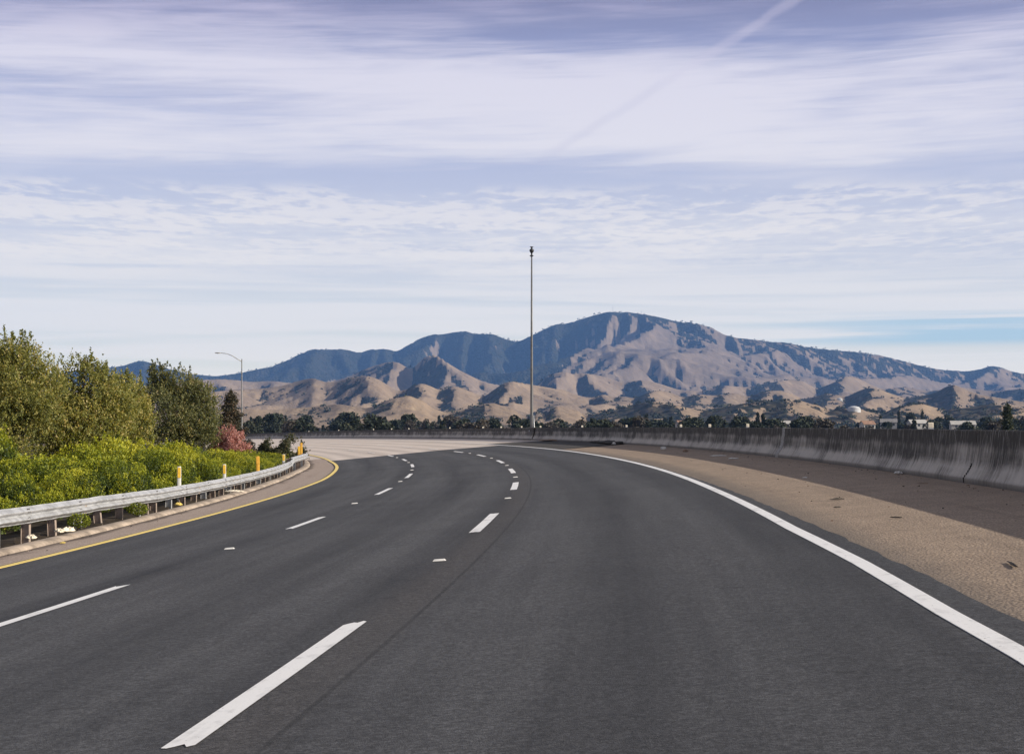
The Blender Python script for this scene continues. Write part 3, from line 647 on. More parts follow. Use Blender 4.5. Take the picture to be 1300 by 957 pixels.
for a, b_ in A_: dash(mb, a, b_, -5.90, -5.88, .14)
ub = pl((0, -2.33), (12, -2.31), (28, -2.30), (44, -2.26), (58, -2.27), (73, -2.14), (90, -2.03), (105, -2.1), (120, -2.05), (160, -2.1), (420, -2.3))
for a, b_ in B_: dash(mb, a, b_, ub(a), ub(b_), .16)
k = 0; s = 116.0
while s < 330:
    dash(mb, s, s+4.8, -5.95, -5.95, .13); dash(mb, s-4.6, s+.4, ub(s), ub(s), .13); s += 14.7
tag(mb.build('lane_dashes', M_white), kind='structure')
# curb: low sandy dike between inner shoulder and guardrail
mb = MB(); ss = np.arange(-30, 330, .6); prof = [(.05, -.06), (.02, .02), (-.04, .055), (-.14, .07), (-.30, .07), (-.40, .03), (-.46, -.12)]
vs = []; uvs = []; n = len(prof)
wobc = fbm(ss/2.3, ss*0, 3, 3)*.05
for i, s in enumerate(ss):
    for (du, dh) in prof: vs.append(rp(s, float(u_curb(s))+du+wobc[i], dh+(wobc[i]*.3 if dh > 0 else 0))); uvs.append((du, s))
fs = [(i*n+k+1, i*n+k, (i+1)*n+k, (i+1)*n+k+1) for i in range(len(ss)-1) for k in range(n-1)]
mb.add(vs, fs, uvs); tag(mb.build('curb', M_curb, smooth=True), kind='structure')

# ------------------------------------------------------------------ concrete barrier
bar = empty('concrete_barrier', rV(40, 5.9, 0)); tag(bar, 'long weathered concrete safety barrier with dark run-off stains along the right shoulder', 'barrier')
BP = [(0, -.06, 0), (0, .07, .07), (.055, .15, .16), (.12, .25, .28), (.165, .36, .40), (.185, .48, .52), (.21, .66, .70), (.225, .855, .895), (.24, .875, .915), (.375, .875, 1.05), (.39, .855, 1.07), (.43, .40, 1.5), (.60, .10, 1.9), (.60, -.5, 2.4)]
def barrier_piece(s_a, s_b, name, m, dh=0, dd=0, ds=.7, parent=bar):
    ss = np.linspace(s_a, s_b, max(2, int((s_b-s_a)/ds)+1)); vs = []; uvs = []; n = len(BP)
    for s in ss:
        ub_ = float(u_bar(s)); bk = float(np.interp(s, SS, BK))
        for (o, h, v) in BP:
            d = dd if (h > 0 and o < .23) else 0
            vs.append(rp(s, ub_+o-d, h+dh*(h > .8)-bk*o)); uvs.append((s, v))
    fs = [(i*n+k, i*n+k+1, (i+1)*n+k+1, (i+1)*n+k) for i in range(len(ss)-1) for k in range(n-1)]
    fs += [tuple(range(n)), tuple(range((len(ss)-1)*n+n-1, (len(ss)-1)*n-1, -1))]
    mb = MB(); mb.add(vs, fs, uvs); o = mb.build(name, m); o.parent = parent; o.matrix_parent_inverse = parent.matrix_world.inverted(); return o
def reparent(o, p):
    o.parent = p; o.matrix_parent_inverse.identity(); o.location = o.location-p.location; return o
bar.location = rV(40, 5.9, 0)
def bpiece(*a, **k):
    o = barrier_piece(*a, **k); o.matrix_parent_inverse.identity(); o.location = -Vector(bar.location); return o
s_j1 = at_ray(994, lambda s: u_bar(s)+.2); s_cr = at_ray(1224, lambda s: u_bar(s)+.03); s_pole = at_ray(675, lambda s: u_bar(s)+.3)
cuts = [-20, s_cr-.02, s_cr+.02, s_j1-.25, s_j1+.25, s_pole-3.5, s_pole+3.5, 400]
bpiece(-20, s_cr-.015, 'barrier_section', M_bar)
bpiece(s_cr+.015, s_j1-.24, 'barrier_section', M_bar)
bpiece(s_j1-.237, s_j1+.237, 'joint_panel', M_barlight, dh=.012, dd=.012)
bpiece(s_j1+.24, s_pole-1.6, 'barrier_section', M_bar)
bpiece(s_pole-1.597, s_pole+1.597, 'pole_pedestal', M_bar, dh=.03, dd=.10)
bpiece(s_pole+1.6, 400, 'barrier_section', M_bar, ds=1.2)
mb = MB()
for hh in np.linspace(.02, .28, 8):
    o_ = np.interp(hh, [-.06, .07, .15, .25, .36], [0, 0, .055, .12, .165]); p = rp(s_cr+.02*sin(hh*30), float(u_bar(s_cr))+o_-.003, hh); mb.box(p, (.012, .022, .055))
o = mb.build('joint_gap', M_crack); reparent(o, bar)
# reflectors clamped on the barrier's top edge
for x_ in (1180, 949, 901, 864, 795, 739, 686, 662, 636, 613, 571, 519, 497, 474, 430, 392):
    s = at_ray(x_, lambda s: u_bar(s)+.3); 
    if s is None: continue
    mb = MB(); p = rV(s, float(u_bar(s))+.30, .875-.02); sz = .105 if s < 100 else .12
    mb.box((0, 0, .012), (.10, .06, .024), bev=.004, mi=1); mb.box((0, 0, .075), (sz, .022, .105), bev=.006); mb.box((0, -.013, .075), (sz*.8, .006, .08), bev=.002)
    o = mb.build('barrier_reflector', [M_cream, M_galv]); reparent(o, bar); o.location = p-Vector(bar.location)+Vector((0, 0, 0)); o.rotation_euler = (0, 0, -float(np.interp(s, SS, TH)))

# ------------------------------------------------------------------ guardrail on the left
ctrl = [(-60, 661, 684, -10.9), (0, 647, 668.6, -10.9), (90, 635, 652.5, -11.1), (140, 628, 646.8, -11.2), (190, 622, 639, -11.3), (240, 614.8, 630, -11.35), (300, 603.7, 615, -11.6), (350, 592.3, 602.3, -11.75), (368, 585.5, 593.8, -11.75)]
RS = []; RT = []; RU = []
for x_, yt, yb, u in ctrl:
    s = at_ray(x_, u, 8) or 10
    P = rp(s, u); RS.append(s); RU.append(u); RT.append(EYE-(yt-YH)/FPX*P[1])
RS, RT, RU = map(np.array, (RS, RT, RU))
def rail_top(s): return float(np.interp(s, RS, RT))
def rail_u(s): return float(np.interp(s, RS, RU))
gr = empty('guardrail', rV(45, -11.2, 0)); gr_loc = Vector(gr.location)
tag(gr, 'galvanised steel guardrail with dented beams on short posts along the left shoulder', 'guardrail')
WP = [(0, .0), (.004, .018), (.045, .045), (.078, .070), (.082, .085), (.078, .100), (.045, .125), (.004, .148), (0, .156), (.004, .164), (.045, .187), (.078, .212), (.082, .227), (.078, .242), (.045, .268), (.004, .295), (0, .312)]
def beam(s_a, s_b, off, tops=None, us=None, seed=0, bolts=True):
    tops = tops or rail_top; us = us or rail_u
    ss = np.linspace(s_a, s_b, 15); vs = []; n = len(WP)
    for side in (0, 1):
        for s in ss:
            dent = .013*fbm(np.array([s/.9]), np.array([seed*3.1+.2]), 40, 2)[0]; sag = .010*fbm(np.array([s/1.1]), np.array([7.7]), 44, 2)[0]
            for (d, h) in WP:
                q = rp(s, us(s)+d*1.05+off+dent*(1 if h < .16 else .4)-side*.006, 0); q[2] = tops(s)-.312+h+sag*(1.8 if h < .05 else 1)
                vs.append(q)
    m_ = len(ss); fs = []
    for i in range(m_-1):
        for k in range(n-1):
            a = i*n+k; fs.append((a, a+n, a+n+1, a+1)); b = m_*n+a; fs.append((b, b+1, b+n+1, b+n))
        for k in (0, n-1):
            a = i*n+k; b = m_*n+a; fs.append((a, b, b+n, a+n) if k == 0 else (a, a+n, b+n, b))
    for i in (0, m_-1):
        for k in range(n-1):
            a = i*n+k; b = m_*n+a; fs.append((a, a+1, b+1, b) if i == 0 else (a, b, b+1, a+1))
    mb = MB(); mb.add(vs, fs)
    for dh in (.05, .10, .21, .26):
        for dsn in (.07, .16):
            p = rp(s_a+dsn, us(s_a)+off+.060+(.012 if dh in (.10, .21) else 0), 0); p[2] = tops(s_a)-.312+dh; mb.box(p, (.022, .03, .03), bev=.006, mi=1)
    o = mb.build('rail_beam', [M_galv, M_bolt], smooth=False); reparent(o, gr); return o
s_end = float(RS[-1]); s = float(RS[0]); k = 0
while s < s_end-.5:
    e = min(s+3.81, s_end)
    beam(s-.16, e, .003*(k % 2), seed=k)
    s = e; k += 1
# end piece that steps up and flares away round the bend
s_f = s_end; tp = rail_top(s_end)
def t2(s): return tp+.17-.0004*(s-s_f)+.02*sin((s-s_f)*.3)
def u2(s): return -11.72+.042*(s-s_f)-.0030*max(0, s-s_f-9)**2
for j in range(5): beam(s_f+.3+j*4, s_f+4.6+j*4, .008*(j % 2), t2, u2, seed=30+j)
mb = MB(); vs = []   # short sloping connector between the two heights
for s_, tz, uu in ((s_f-.5, tp, rail_u(s_f-.5)+.02), (s_f+.05, tp+.03, -11.70), (s_f+.5, tp+.15, -11.68), (s_f+1.2, tp+.17, -11.66)):
    for (d, h) in WP:
        q = rp(s_, uu+d*1.05+.01, 0); q[2] = tz-.312+h; vs.append(q)
    for (d, h) in WP:
        q = rp(s_, uu+d*1.05+.002, 0); q[2] = tz-.312+h; vs.append(q)
n = len(WP); fs = []
for i in range(3):
    for k in range(n-1):
        a = i*2*n+k; fs.append((a, a+2*n, a+2*n+1, a+1)); b = a+n; fs.append((b, b+1, b+2*n+1, b+2*n))
mb.add(vs, fs); o = mb.build('connector_plate', M_galv); reparent(o, gr)
# posts
rng = random.Random(11); s = float(RS[0])+.6; k = 0; pcache = {}
while s < s_f+17:
    tz = rail_top(s) if s < s_f else t2(s); uu = (rail_u(s) if s < s_f else u2(s))
    p = rp(s, uu-.17, 0); zt = tz-.05; zb = float(p[2])-.15
    mb = MB(); th = -float(np.interp(s, SS, TH)); L = zt-zb
    mb.box((0, 0, L/2), (.15, .008, L)); mb.box((-.075, 0, L/2), (.010, .10, L)); mb.box((.075, 0, L/2), (.010, .10, L))
    for hb in (.12, .20): mb.box((.083, .02, L-hb), (.012, .03, .03), bev=.004)
    o = mb.build('post', M_post if k % 3 != 1 else M_postg); reparent(o, gr); o.location = Vector((p[0], p[1], zb))-gr_loc
    o.rotation_euler = (rng.uniform(-.05, .05), rng.uniform(-.04, .04)+(-.16 if k == 5 else 0), th)
    mbb = MB(); mbb.box((0, 0, 0), (.085, .13, .30), bev=.01); bo = mbb.build('block', M_post, o); bo.location = (.128-.005, 0, L-.12)
    s += 1.905 if rng.random() > .15 else .95; k += 1
# delineator paddles behind the rail
def delin(x_, ytop, u, w_px, cols, label, Y=None):
    s = at_ray(x_, u, 15) if Y is None else 0; p = rp(s, u) if Y is None else np.array([(x_-650)/FPX*Y, Y, 0]); zt = EYE-(ytop-YH)/FPX*p[1]; zb = ground(p[0], p[1])-.05
    wd = w_px/FPX*p[1]; r_ = empty('delineator_post', (p[0], p[1], zb)); H = zt-zb
    tag(r_, label, 'roadside marker', 'yellow and white marker posts behind the guardrail')
    mb = MB(); n = 8
    pts = []
    for z in (0, H*.5, H-.03, H):   # shallow channel section, rounded top
        ww = wd*(1 if z < H else .8); pts += [(-ww/2, 0, z), (-ww*.2, -.012, z), (ww*.2, -.012, z), (ww/2, 0, z), (ww/2, .008, z), (ww*.2, -.004, z), (-ww*.2, -.004, z), (-ww/2, .008, z)]
    fs = [(i*n+k, i*n+(k+1) % n, (i+1)*n+(k+1) % n, (i+1)*n+k) for i in range(3) for k in range(n)]+[tuple(range(24, 32)), tuple(range(7, -1, -1))]
    mb.add(pts, fs); mb.build('post', cols[0], r_)
    mb = MB(); hh = .30; mb.box((0, -.018, H-.03-hh/2), (wd*.78, .006, hh), bev=.003); mb.build('reflector_panel', cols[1], r_)
    r_.rotation_euler = (0, rng.uniform(-.03, .03), atan2(p[0], p[1])*-1)
delin(228, 592, -12.0, 5.0, (M_reflw, M_amber), 'leftmost marker post with amber panel over a white foot')
delin(285.5, 589, -12.1, 4.3, (M_reflw, M_amber), 'marker post with white-framed amber panel, second from the left')
delin(328, 579, -12.25, 4.5, (M_orange, M_orange), 'all-orange marker post, third from the left behind the guardrail below the pink shrub')
delin(360, 576.5, -12.25, 3.6, (M_reflw, M_amber), 'short marker post with pale yellow panel, fourth from the left behind the guardrail')
delin(380, 566.5, -12.2, 3.2, (M_orange, M_amber), 'orange and amber marker post, left one of the pair at the guardrail end', Y=99)
delin(383, 562, -11.9, 3.0, (M_orange, M_orange), 'tallest orange marker post, right one of the pair at the guardrail end', Y=97.5)

# ------------------------------------------------------------------ poles
p = rV(s_pole, float(u_bar(s_pole))+.62, 0); p.x = (675-650)/FPX*p.y
pole = empty('flagpole_mast', p); pole.name = 'tall_mast'; tag(pole, 'tall slim grey mast with a small dark fixture on top behind the concrete barrier', 'mast')
ztop = EYE+(YH-313)/FPX*p.y; Hm = ztop-p.z
mb = MB(); prof = [(.115, -1.2), (.115, .8), (.105, 3), (.085, Hm*.5), (.052, Hm-.75)]; mb.lathe(prof, n=18); mb.build('shaft', M_pole, pole, True)
mb = MB(); mb.lathe([(.22, .55), (.22, .60), (.15, .62), (.15, .66)], n=16)
for k in range(6): mb.lathe([(.018, .60), (.018, .68), (.006, .69)], (cos(k*pi/3)*.185, sin(k*pi/3)*.185, 0), 8)
mb.build('base_flange', M_galv, pole)
mb = MB(); mb.lathe([(.05, Hm-.76), (.13, Hm-.72), (.14, Hm-.66), (.06, Hm-.62), (.055, Hm-.5), (.12, Hm-.42), (.17, Hm-.33), (.15, Hm-.22), (.06, Hm-.16), (.05, Hm-.10), (.12, Hm-.07), (.13, Hm-.02), (.03, Hm)], n=16); mb.build('top_fixture', M_poledark, pole, True)
mb = MB(); mb.tube([(.14, -.05, 1.75), (.17, -.08, .95), (.22, -.12, .72), (.42, -.22, .66)], .045, 10); mb.build('conduit', M_galv, pole, True)
LY = 168; LX = (307-650)/FPX*LY; lz = ground(LX, LY)
lamp = empty('street_lamp', (LX, LY, lz)); tag(lamp, 'slender grey street lamp with one curved arm reaching left above the trees', 'street lamp')
hp = EYE+(YH-456)/FPX*LY-lz
mb = MB(); mb.lathe([(.10, 0), (.09, 1), (.05, hp), (.02, hp+.03)], n=14); mb.build('pole', M_pole, lamp, True)
mb = MB(); al = 28/FPX*LY; mb.tube([(0, 0, hp-.25), (-al*.2, 0, hp+.02), (-al*.45, 0, hp+.38), (-al*.7, 0, hp+.58), (-al, 0, hp+.65)], [.05, .045, .04, .035, .03], 10); mb.build('arm', M_postg, lamp, True)
mb = MB(); rr = [(-.62, .02, .02), (-.56, .09, .045), (-.35, .14, .065), (-.1, .11, .06), (0, .05, .05)]
vs = [(-al+x_+.12, wd*cos(a), hp+.64+ht*sin(a)) for (x_, wd, ht) in rr for a in np.linspace(0, 2*pi, 11)[:-1]]
fs = [(i*10+k, i*10+(k+1) % 10, (i+1)*10+(k+1) % 10, (i+1)*10+k) for i in range(4) for k in range(10)]+[tuple(range(9, -1, -1)), tuple(range(40, 50))]
mb.add(vs, fs); mb.build('lamp_head', M_postg, lamp, True)

# ------------------------------------------------------------------ foliage
def leaves(name, C, sizes, tint, m, parent=None, seed=0, upb=0, aspect=.55):
    rs = np.random.RandomState(seed); n = len(C)
    a = rs.normal(size=(n, 3)); a[:, 2] += upb; a /= np.linalg.norm(a, axis=1)[:, None]
    b = rs.normal(size=(n, 3)); b -= (a*b).sum(1)[:, None]*a; b /= np.linalg.norm(b, axis=1)[:, None]
    s = sizes[:, None] if hasattr(sizes, 'shape') else sizes
    V = np.stack([C-a*s*.5, C+b*s*.5*aspect-a*s*.05, C+a*s*.5, C-b*s*.5*aspect+a*s*.05], 1).reshape(-1, 3)
    F = np.arange(4*n).reshape(-1, 4)
    return mesh_np(name, V, F, m, {'tint': np.repeat(np.clip(tint, 0, 1), 4)}, parent=parent)
def blob_points(rs, cen, rad, n, shell=.6):
    d = rs.normal(size=(n, 3)); d /= np.linalg.norm(d, axis=1)[:, None]
    r = rs.uniform(size=(n, 1))**(1/3)*(1-shell)+shell*(1-np.abs(rs.normal(size=(n, 1)))*.14)
    return cen+d*r*rad
def tree(name, label, cat, loc, H, lobes, leaf, nleaf, size, seed, group=None, shoots=0, trunk_r=.16, trunk_h=None, cs=(.14, .40), limbs=7, nclump=16, shell=.6):
    """lobes: list of (x,y,z,rx,ry,rz) relative to loc; clumps of leaves fill them with gaps between"""
    rs = np.random.RandomState(seed); root = empty(name, loc); tag(root, label, cat, group)
    C = []; T = []; CC = []
    vol = np.array([l[3]*l[4]*l[5] for l in lobes])**.8; vol /= vol.sum()
    wv = rs.normal(size=(5, 3))*2.6; wph = rs.uniform(0, 6.28, 5)           # breaks up each lobe's outline
    gv = rs.normal(size=(6, 3))*(2.2/max(.5, max(l[3] for l in lobes))*1.3); gp = rs.uniform(0, 6.28, 6)   # gaps between boughs
    per = 11
    for l, sh in zip(lobes, vol):
        c0 = np.array(l[:3]); rad = np.array(l[3:]); nt = int(nleaf*sh/per*1.5)
        d = rs.normal(size=(nt, 3)); d /= np.linalg.norm(d, axis=1)[:, None]
        mod = 1+.055*np.cos(d@wv.T+wph).sum(1)
        rr = np.clip(1-np.abs(rs.normal(size=nt))*.34, .15, 1)*mod*rs.uniform(.86, 1.10, nt)
        b0 = c0+d*rr[:, None]*rad
        gap = np.cos(b0@gv.T+gp).sum(1)
        keep = (gap > rs.uniform(-2.4, .3, nt)) & (b0[:, 2] > .02); b0 = b0[keep]; d = d[keep]; gap = gap[keep]; n_ = len(b0)
        dr = d*.55+np.array([0, 0, .75])+rs.normal(size=(n_, 3))*.40; dr /= np.linalg.norm(dr, axis=1)[:, None]
        Lt = rs.uniform(.16, .50, n_)*min(1.3, max(.5, rad.mean()/1.2)); q = rs.uniform(0, 1, (n_, per))
        P_ = b0[:, None]+dr[:, None]*(q*Lt[:, None])[..., None]+rs.normal(size=(n_, per, 3))*.045*(1.2-q)[..., None]*size/.085
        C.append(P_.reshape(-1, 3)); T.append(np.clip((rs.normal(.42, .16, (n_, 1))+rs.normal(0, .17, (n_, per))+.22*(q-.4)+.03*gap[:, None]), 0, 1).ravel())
        for _ in range(max(3, int(nclump/4))): CC.append(b0[rs.randint(n_)])
    for _ in range(shoots*2):
        l = lobes[rs.randint(len(lobes))]; a = rs.uniform(0, 2*pi); q = rs.uniform(0, .75)
        b0 = np.array([l[0]+l[3]*q*cos(a), l[1]+l[4]*q*sin(a), l[2]+l[5]*sqrt(1-q*q)*.88]); Ls = rs.uniform(.35, .9)*min(l[5], .9)*.85
        dr = np.array([rs.normal()*.22, rs.normal()*.22, 1]); k = int(60*Ls/.5)
        tt = rs.uniform(0, 1, (k, 1)); C.append(b0+dr*tt*Ls+rs.normal(size=(k, 3))*.05*(1.25-tt)); T.append(rs.uniform(.1, .6, k))
    C = np.concatenate(C); T = np.concatenate(T)
    ok = C[:, 2] > .02; C = C[ok]; T = T[ok]
    leaves('crown', C, rs.uniform(.7, 1.35, len(C))*size, T, leaf, root, seed+1)
    mb = MB(); th_ = trunk_h or H*.35
    lean = Vector((rs.uniform(-.1, .1), rs.uniform(-.1, .1), 0))
    mb.tube([(0, 0, -.2), lean*th_*.5+Vector((0, 0, th_*.5)), lean*th_+Vector((0, 0, th_)), lean*th_*1.5+Vector((0, 0, H*.72))], [trunk_r*1.25, trunk_r, trunk_r*.8, trunk_r*.25], 9)
    for c in [CC[i] for i in rs.choice(len(CC), min(limbs*2, len(CC)), replace=False)]:
        z0 = rs.uniform(.25, 1.0)*th_; st = lean*z0+Vector((0, 0, z0)); e = Vector(c); mid = st.lerp(e, .5)+Vector((rs.uniform(-.1, .1), rs.uniform(-.1, .1), .12))*H*.12
        mb.tube([st, mid, e], [trunk_r*.5, trunk_r*.3, trunk_r*.10], 6)
    mb.build('trunk', M_bark, root, True)
    return root
def wp(px, Y): return ((px-650)/FPX*Y)
def zy(y, Y): return EYE-(y-YH)/FPX*Y
def gtree(name, label, cat, px, Y, lobes_px, leaf, nleaf, size, seed, **kw):
    """lobes given as (px, y, rx_px, ry_px, depth offset m): converted to metres at range Y"""
    X = wp(px, Y); g = ground(X, Y); k = Y/FPX; lobes = []
    top = max(zy(l[1]-l[3], Y) for l in lobes_px)
    for (a, b, rx, ry, dyy) in lobes_px: lobes.append((wp(a, Y)-X, dyy, zy(b, Y)-g, rx*k, (rx+ry)/2*k, ry*k))
    return tree(name, label, cat, (X, Y, g), top-g, lobes, leaf, nleaf, size, seed, **kw)
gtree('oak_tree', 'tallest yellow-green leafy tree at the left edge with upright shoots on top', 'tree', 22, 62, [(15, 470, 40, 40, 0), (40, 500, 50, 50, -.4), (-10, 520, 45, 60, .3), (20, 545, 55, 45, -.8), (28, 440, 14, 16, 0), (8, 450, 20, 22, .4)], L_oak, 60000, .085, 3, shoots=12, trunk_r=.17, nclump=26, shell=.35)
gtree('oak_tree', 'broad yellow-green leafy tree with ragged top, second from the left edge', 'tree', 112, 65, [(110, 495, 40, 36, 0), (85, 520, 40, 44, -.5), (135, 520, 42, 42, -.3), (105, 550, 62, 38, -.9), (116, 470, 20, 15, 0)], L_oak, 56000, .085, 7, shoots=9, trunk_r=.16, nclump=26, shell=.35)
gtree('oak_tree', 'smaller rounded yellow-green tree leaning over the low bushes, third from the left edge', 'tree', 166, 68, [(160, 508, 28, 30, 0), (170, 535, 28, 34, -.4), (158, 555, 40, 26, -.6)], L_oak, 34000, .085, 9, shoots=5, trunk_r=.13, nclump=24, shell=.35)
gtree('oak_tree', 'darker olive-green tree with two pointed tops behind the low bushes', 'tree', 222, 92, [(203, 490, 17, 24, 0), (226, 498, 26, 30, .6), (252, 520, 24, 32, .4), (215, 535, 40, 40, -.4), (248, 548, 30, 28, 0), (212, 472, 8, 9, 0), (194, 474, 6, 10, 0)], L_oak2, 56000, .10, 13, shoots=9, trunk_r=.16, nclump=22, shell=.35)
# conical conifer
def conifer(name, label, px, Y, ytop, hw_px, leaf, n, size, seed, group=None, rag=.25):
    rs = np.random.RandomState(seed); X = wp(px, Y); g = ground(X, Y); H = zy(ytop, Y)-g; R = hw_px/FPX*Y
    root = empty(name, (X, Y, g)); tag(root, label, 'tree', group); C = []; T = []; mb = MB()
    mb.tube([(0, 0, -.2), (0, 0, H*.5), (0, 0, H*.97)], [R*.10, R*.06, R*.015], 8)
    nb = 74
    for i in range(nb):
        t = (i+.5)/nb; z = H*(.06+.90*t); rr = R*(1-t)**.75*rs.uniform(1-rag*1.6, 1+rag); a = rs.uniform(0, 2*pi)
        e = np.array([rr*cos(a), rr*sin(a), z+rr*rs.uniform(.05, .45)]); s0 = np.array([0, 0, z]); k = int(n/nb*(.35+1.6*(1-t)))
        q = rs.uniform(0, 1, (k, 1))**.7; wd = R*.13*(1.2-q*.6)+.03
        C.append(s0+(e-s0)*q+rs.normal(size=(k, 3))*wd*np.array([1, 1, .6])); T.append(np.clip(rs.normal(.4, .2)+rs.normal(0, .2, k), 0, 1))
        mb.tube([s0, (s0+e)/2+np.array([0, 0, -.02*R]), e], [R*.03, R*.02, R*.006], 5)
    k = int(n*.02)+10; C.append(np.array([0, 0, H])+rs.normal(size=(k, 3))*np.array([.04, .04, .12])*R*.8-np.array([0, 0, .04*H])); T.append(rs.uniform(.2, .6, k))
    C = np.concatenate(C); T = np.concatenate(T); ok = C[:, 2] > .05
    leaves('crown', C[ok], rs.uniform(.7, 1.3, ok.sum())*size, T[ok], leaf, root, seed); mb.build('trunk', M_bark, root, True)
    return root
conifer('conifer_tree', 'young dark brownish conifer beside the street lamp, above the pink shrub', 293, 118, 497, 24, L_dark, 30000, .12, 21)
gtree('blossom_shrub', 'pink blossoming shrub at the foot of the dark conifer', 'shrub', 292, 101, [(292, 562, 19, 16, 0), (303, 568, 16, 14, -.4), (280, 570, 13, 13, .2), (292, 580, 24, 14, 0)], L_bloss, 26000, .085, 31, trunk_r=.05, shoots=6, nclump=20, cs=(.25, .42), shell=.3, limbs=14)
gtree('olive_shrub', 'loose brown-green shrub just right of the pink shrub', 'shrub', 314, 108, [(314, 573, 12, 11, 0), (322, 579, 14, 10, 0)], L_far2, 5000, .09, 35, trunk_r=.04, shoots=4, nclump=16, shell=.3)
gtree('olive_shrub', 'dark olive shrub with brownish tips at the bend end of the low bushes', 'shrub', 366, 112, [(350, 568, 17, 12, 0), (368, 568, 17, 14, 0), (379, 573, 10, 10, -.3), (362, 578, 27, 12, 0), (340, 574, 14, 10, .3)], L_green2, 60000, .11, 37, trunk_r=.04, shoots=1, nclump=20, shell=.35)
# low yellow-green bushes between rail and trees: three bush shapes, many copies
def bush_proto(seed):
    rs = np.random.RandomState(seed); root = empty('low_bush', (0, 0, 0)); C = []; T = []
    nc = 30
    cc = blob_points(rs, np.array([0, 0, .50]), np.array([1.35, 1.35, .60]), nc, .78); cc[:, 2] = np.abs(cc[:, 2])
    for c in cc:
        rc = rs.uniform(.28, .60); k = int(430*(rc/.35)**2)
        pt = blob_points(rs, c, np.array([rc, rc, rc*.8]), k, .80); C.append(pt)
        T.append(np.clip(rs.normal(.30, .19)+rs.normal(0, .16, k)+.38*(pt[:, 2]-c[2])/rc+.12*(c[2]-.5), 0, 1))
        ns = rs.randint(3, 7)
        for _ in range(ns):
            b0 = c+np.array([rs.normal()*rc*.5, rs.normal()*rc*.5, rc*.6]); k = 16; t = rs.uniform(0, 1, (k, 1)); dr = np.array([rs.normal()*.35, rs.normal()*.35, 1])
            C.append(b0+dr*t*rs.uniform(.06, .17)+rs.normal(size=(k, 3))*.022); T.append(rs.uniform(.55, 1, k))
    C = np.concatenate(C); T = np.concatenate(T); ok = C[:, 2] > 0
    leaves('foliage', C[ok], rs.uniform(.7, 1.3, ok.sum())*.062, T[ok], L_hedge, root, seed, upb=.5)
    mb = MB()
    for _ in range(9):
        e = cc[rs.randint(nc)]; mb.tube([(0, 0, -.15), Vector(e)*.5+Vector((0, 0, .02)), e], [.03, .02, .007], 6)
    mb.build('stems', M_bark, root, True); return root
protos = [bush_proto(s) for s in (101, 102, 103, 104)]
used = [False]*4
ORD = ['first', 'second', 'third', 'fourth', 'fifth', 'sixth', 'seventh', 'eighth', 'ninth', 'tenth', 'eleventh', 'twelfth', 'thirteenth', 'fourteenth', 'fifteenth', 'sixteenth', 'seventeenth', 'eighteenth', 'nineteenth', 'twentieth', 'twenty-first', 'twenty-second', 'twenty-third', 'twenty-fourth', 'twenty-fifth', 'twenty-sixth', 'twenty-seventh', 'twenty-eighth', 'twenty-ninth', 'thirtieth']
rs = np.random.RandomState(5)
def put_bush(s, u, sc_, row, i, zs=1.0):
    k = rs.randint(4); o = protos[k] if not used[k] else copy_tree(protos[k]); used[k] = True
    P = rp(s, u); g = ground(P[0], P[1]); o.location = (P[0], P[1], g-.05); o.rotation_euler = (0, 0, rs.uniform(0, 6.28)); o.scale = (sc_*rs.uniform(.9, 1.15), sc_*rs.uniform(.9, 1.15), sc_*zs*rs.uniform(.9, 1.1))
    tag(o, 'low yellow-green bush, %s from the left in the %s' % (ORD[i], row), 'bush', 'low yellow-green bushes behind the guardrail')
front = [27.5+3.2*k for k in range(24)]
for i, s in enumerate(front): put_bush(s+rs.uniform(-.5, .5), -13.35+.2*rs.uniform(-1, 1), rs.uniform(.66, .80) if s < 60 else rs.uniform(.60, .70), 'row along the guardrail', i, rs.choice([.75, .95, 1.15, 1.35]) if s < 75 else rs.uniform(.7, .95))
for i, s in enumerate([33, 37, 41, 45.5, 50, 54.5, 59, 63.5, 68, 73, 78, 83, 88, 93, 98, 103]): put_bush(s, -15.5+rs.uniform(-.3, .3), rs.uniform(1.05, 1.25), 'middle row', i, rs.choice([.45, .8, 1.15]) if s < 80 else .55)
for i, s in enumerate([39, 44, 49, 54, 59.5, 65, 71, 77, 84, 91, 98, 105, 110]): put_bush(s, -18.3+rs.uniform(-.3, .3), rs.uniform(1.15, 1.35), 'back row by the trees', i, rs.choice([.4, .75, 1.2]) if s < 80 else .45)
# weeds poking out under the rail
for i, (x_, yb, lb) in enumerate([(102, 672, 'small green weed clump under the guardrail, the one nearest the camera'), (176, 655, 'small green weed clump under the guardrail, left of the first marker post')]):
    s = at_ray(x_, -10.95, 10); P = rp(s, -10.95, .1); root = empty('weed_clump', P); tag(root, lb, 'weed', 'weeds growing under the guardrail')
    C = blob_points(rs, np.array([0, 0, .16]), np.array([.26, .22, .16]), 900, .4); leaves('foliage', C, rs.uniform(.6, 1.3, 900)*.045, rs.uniform(.1, .8, 900), L_hedge, root, 60+i, upb=.6)
    mb = MB()
    for _ in range(7): mb.tube([(0, 0, -.08), (rs.normal()*.08, rs.normal()*.08, .15), (rs.normal()*.2, rs.normal()*.16, .3)], [.008, .006, .003], 5)
    mb.build('stems', M_bark, root)

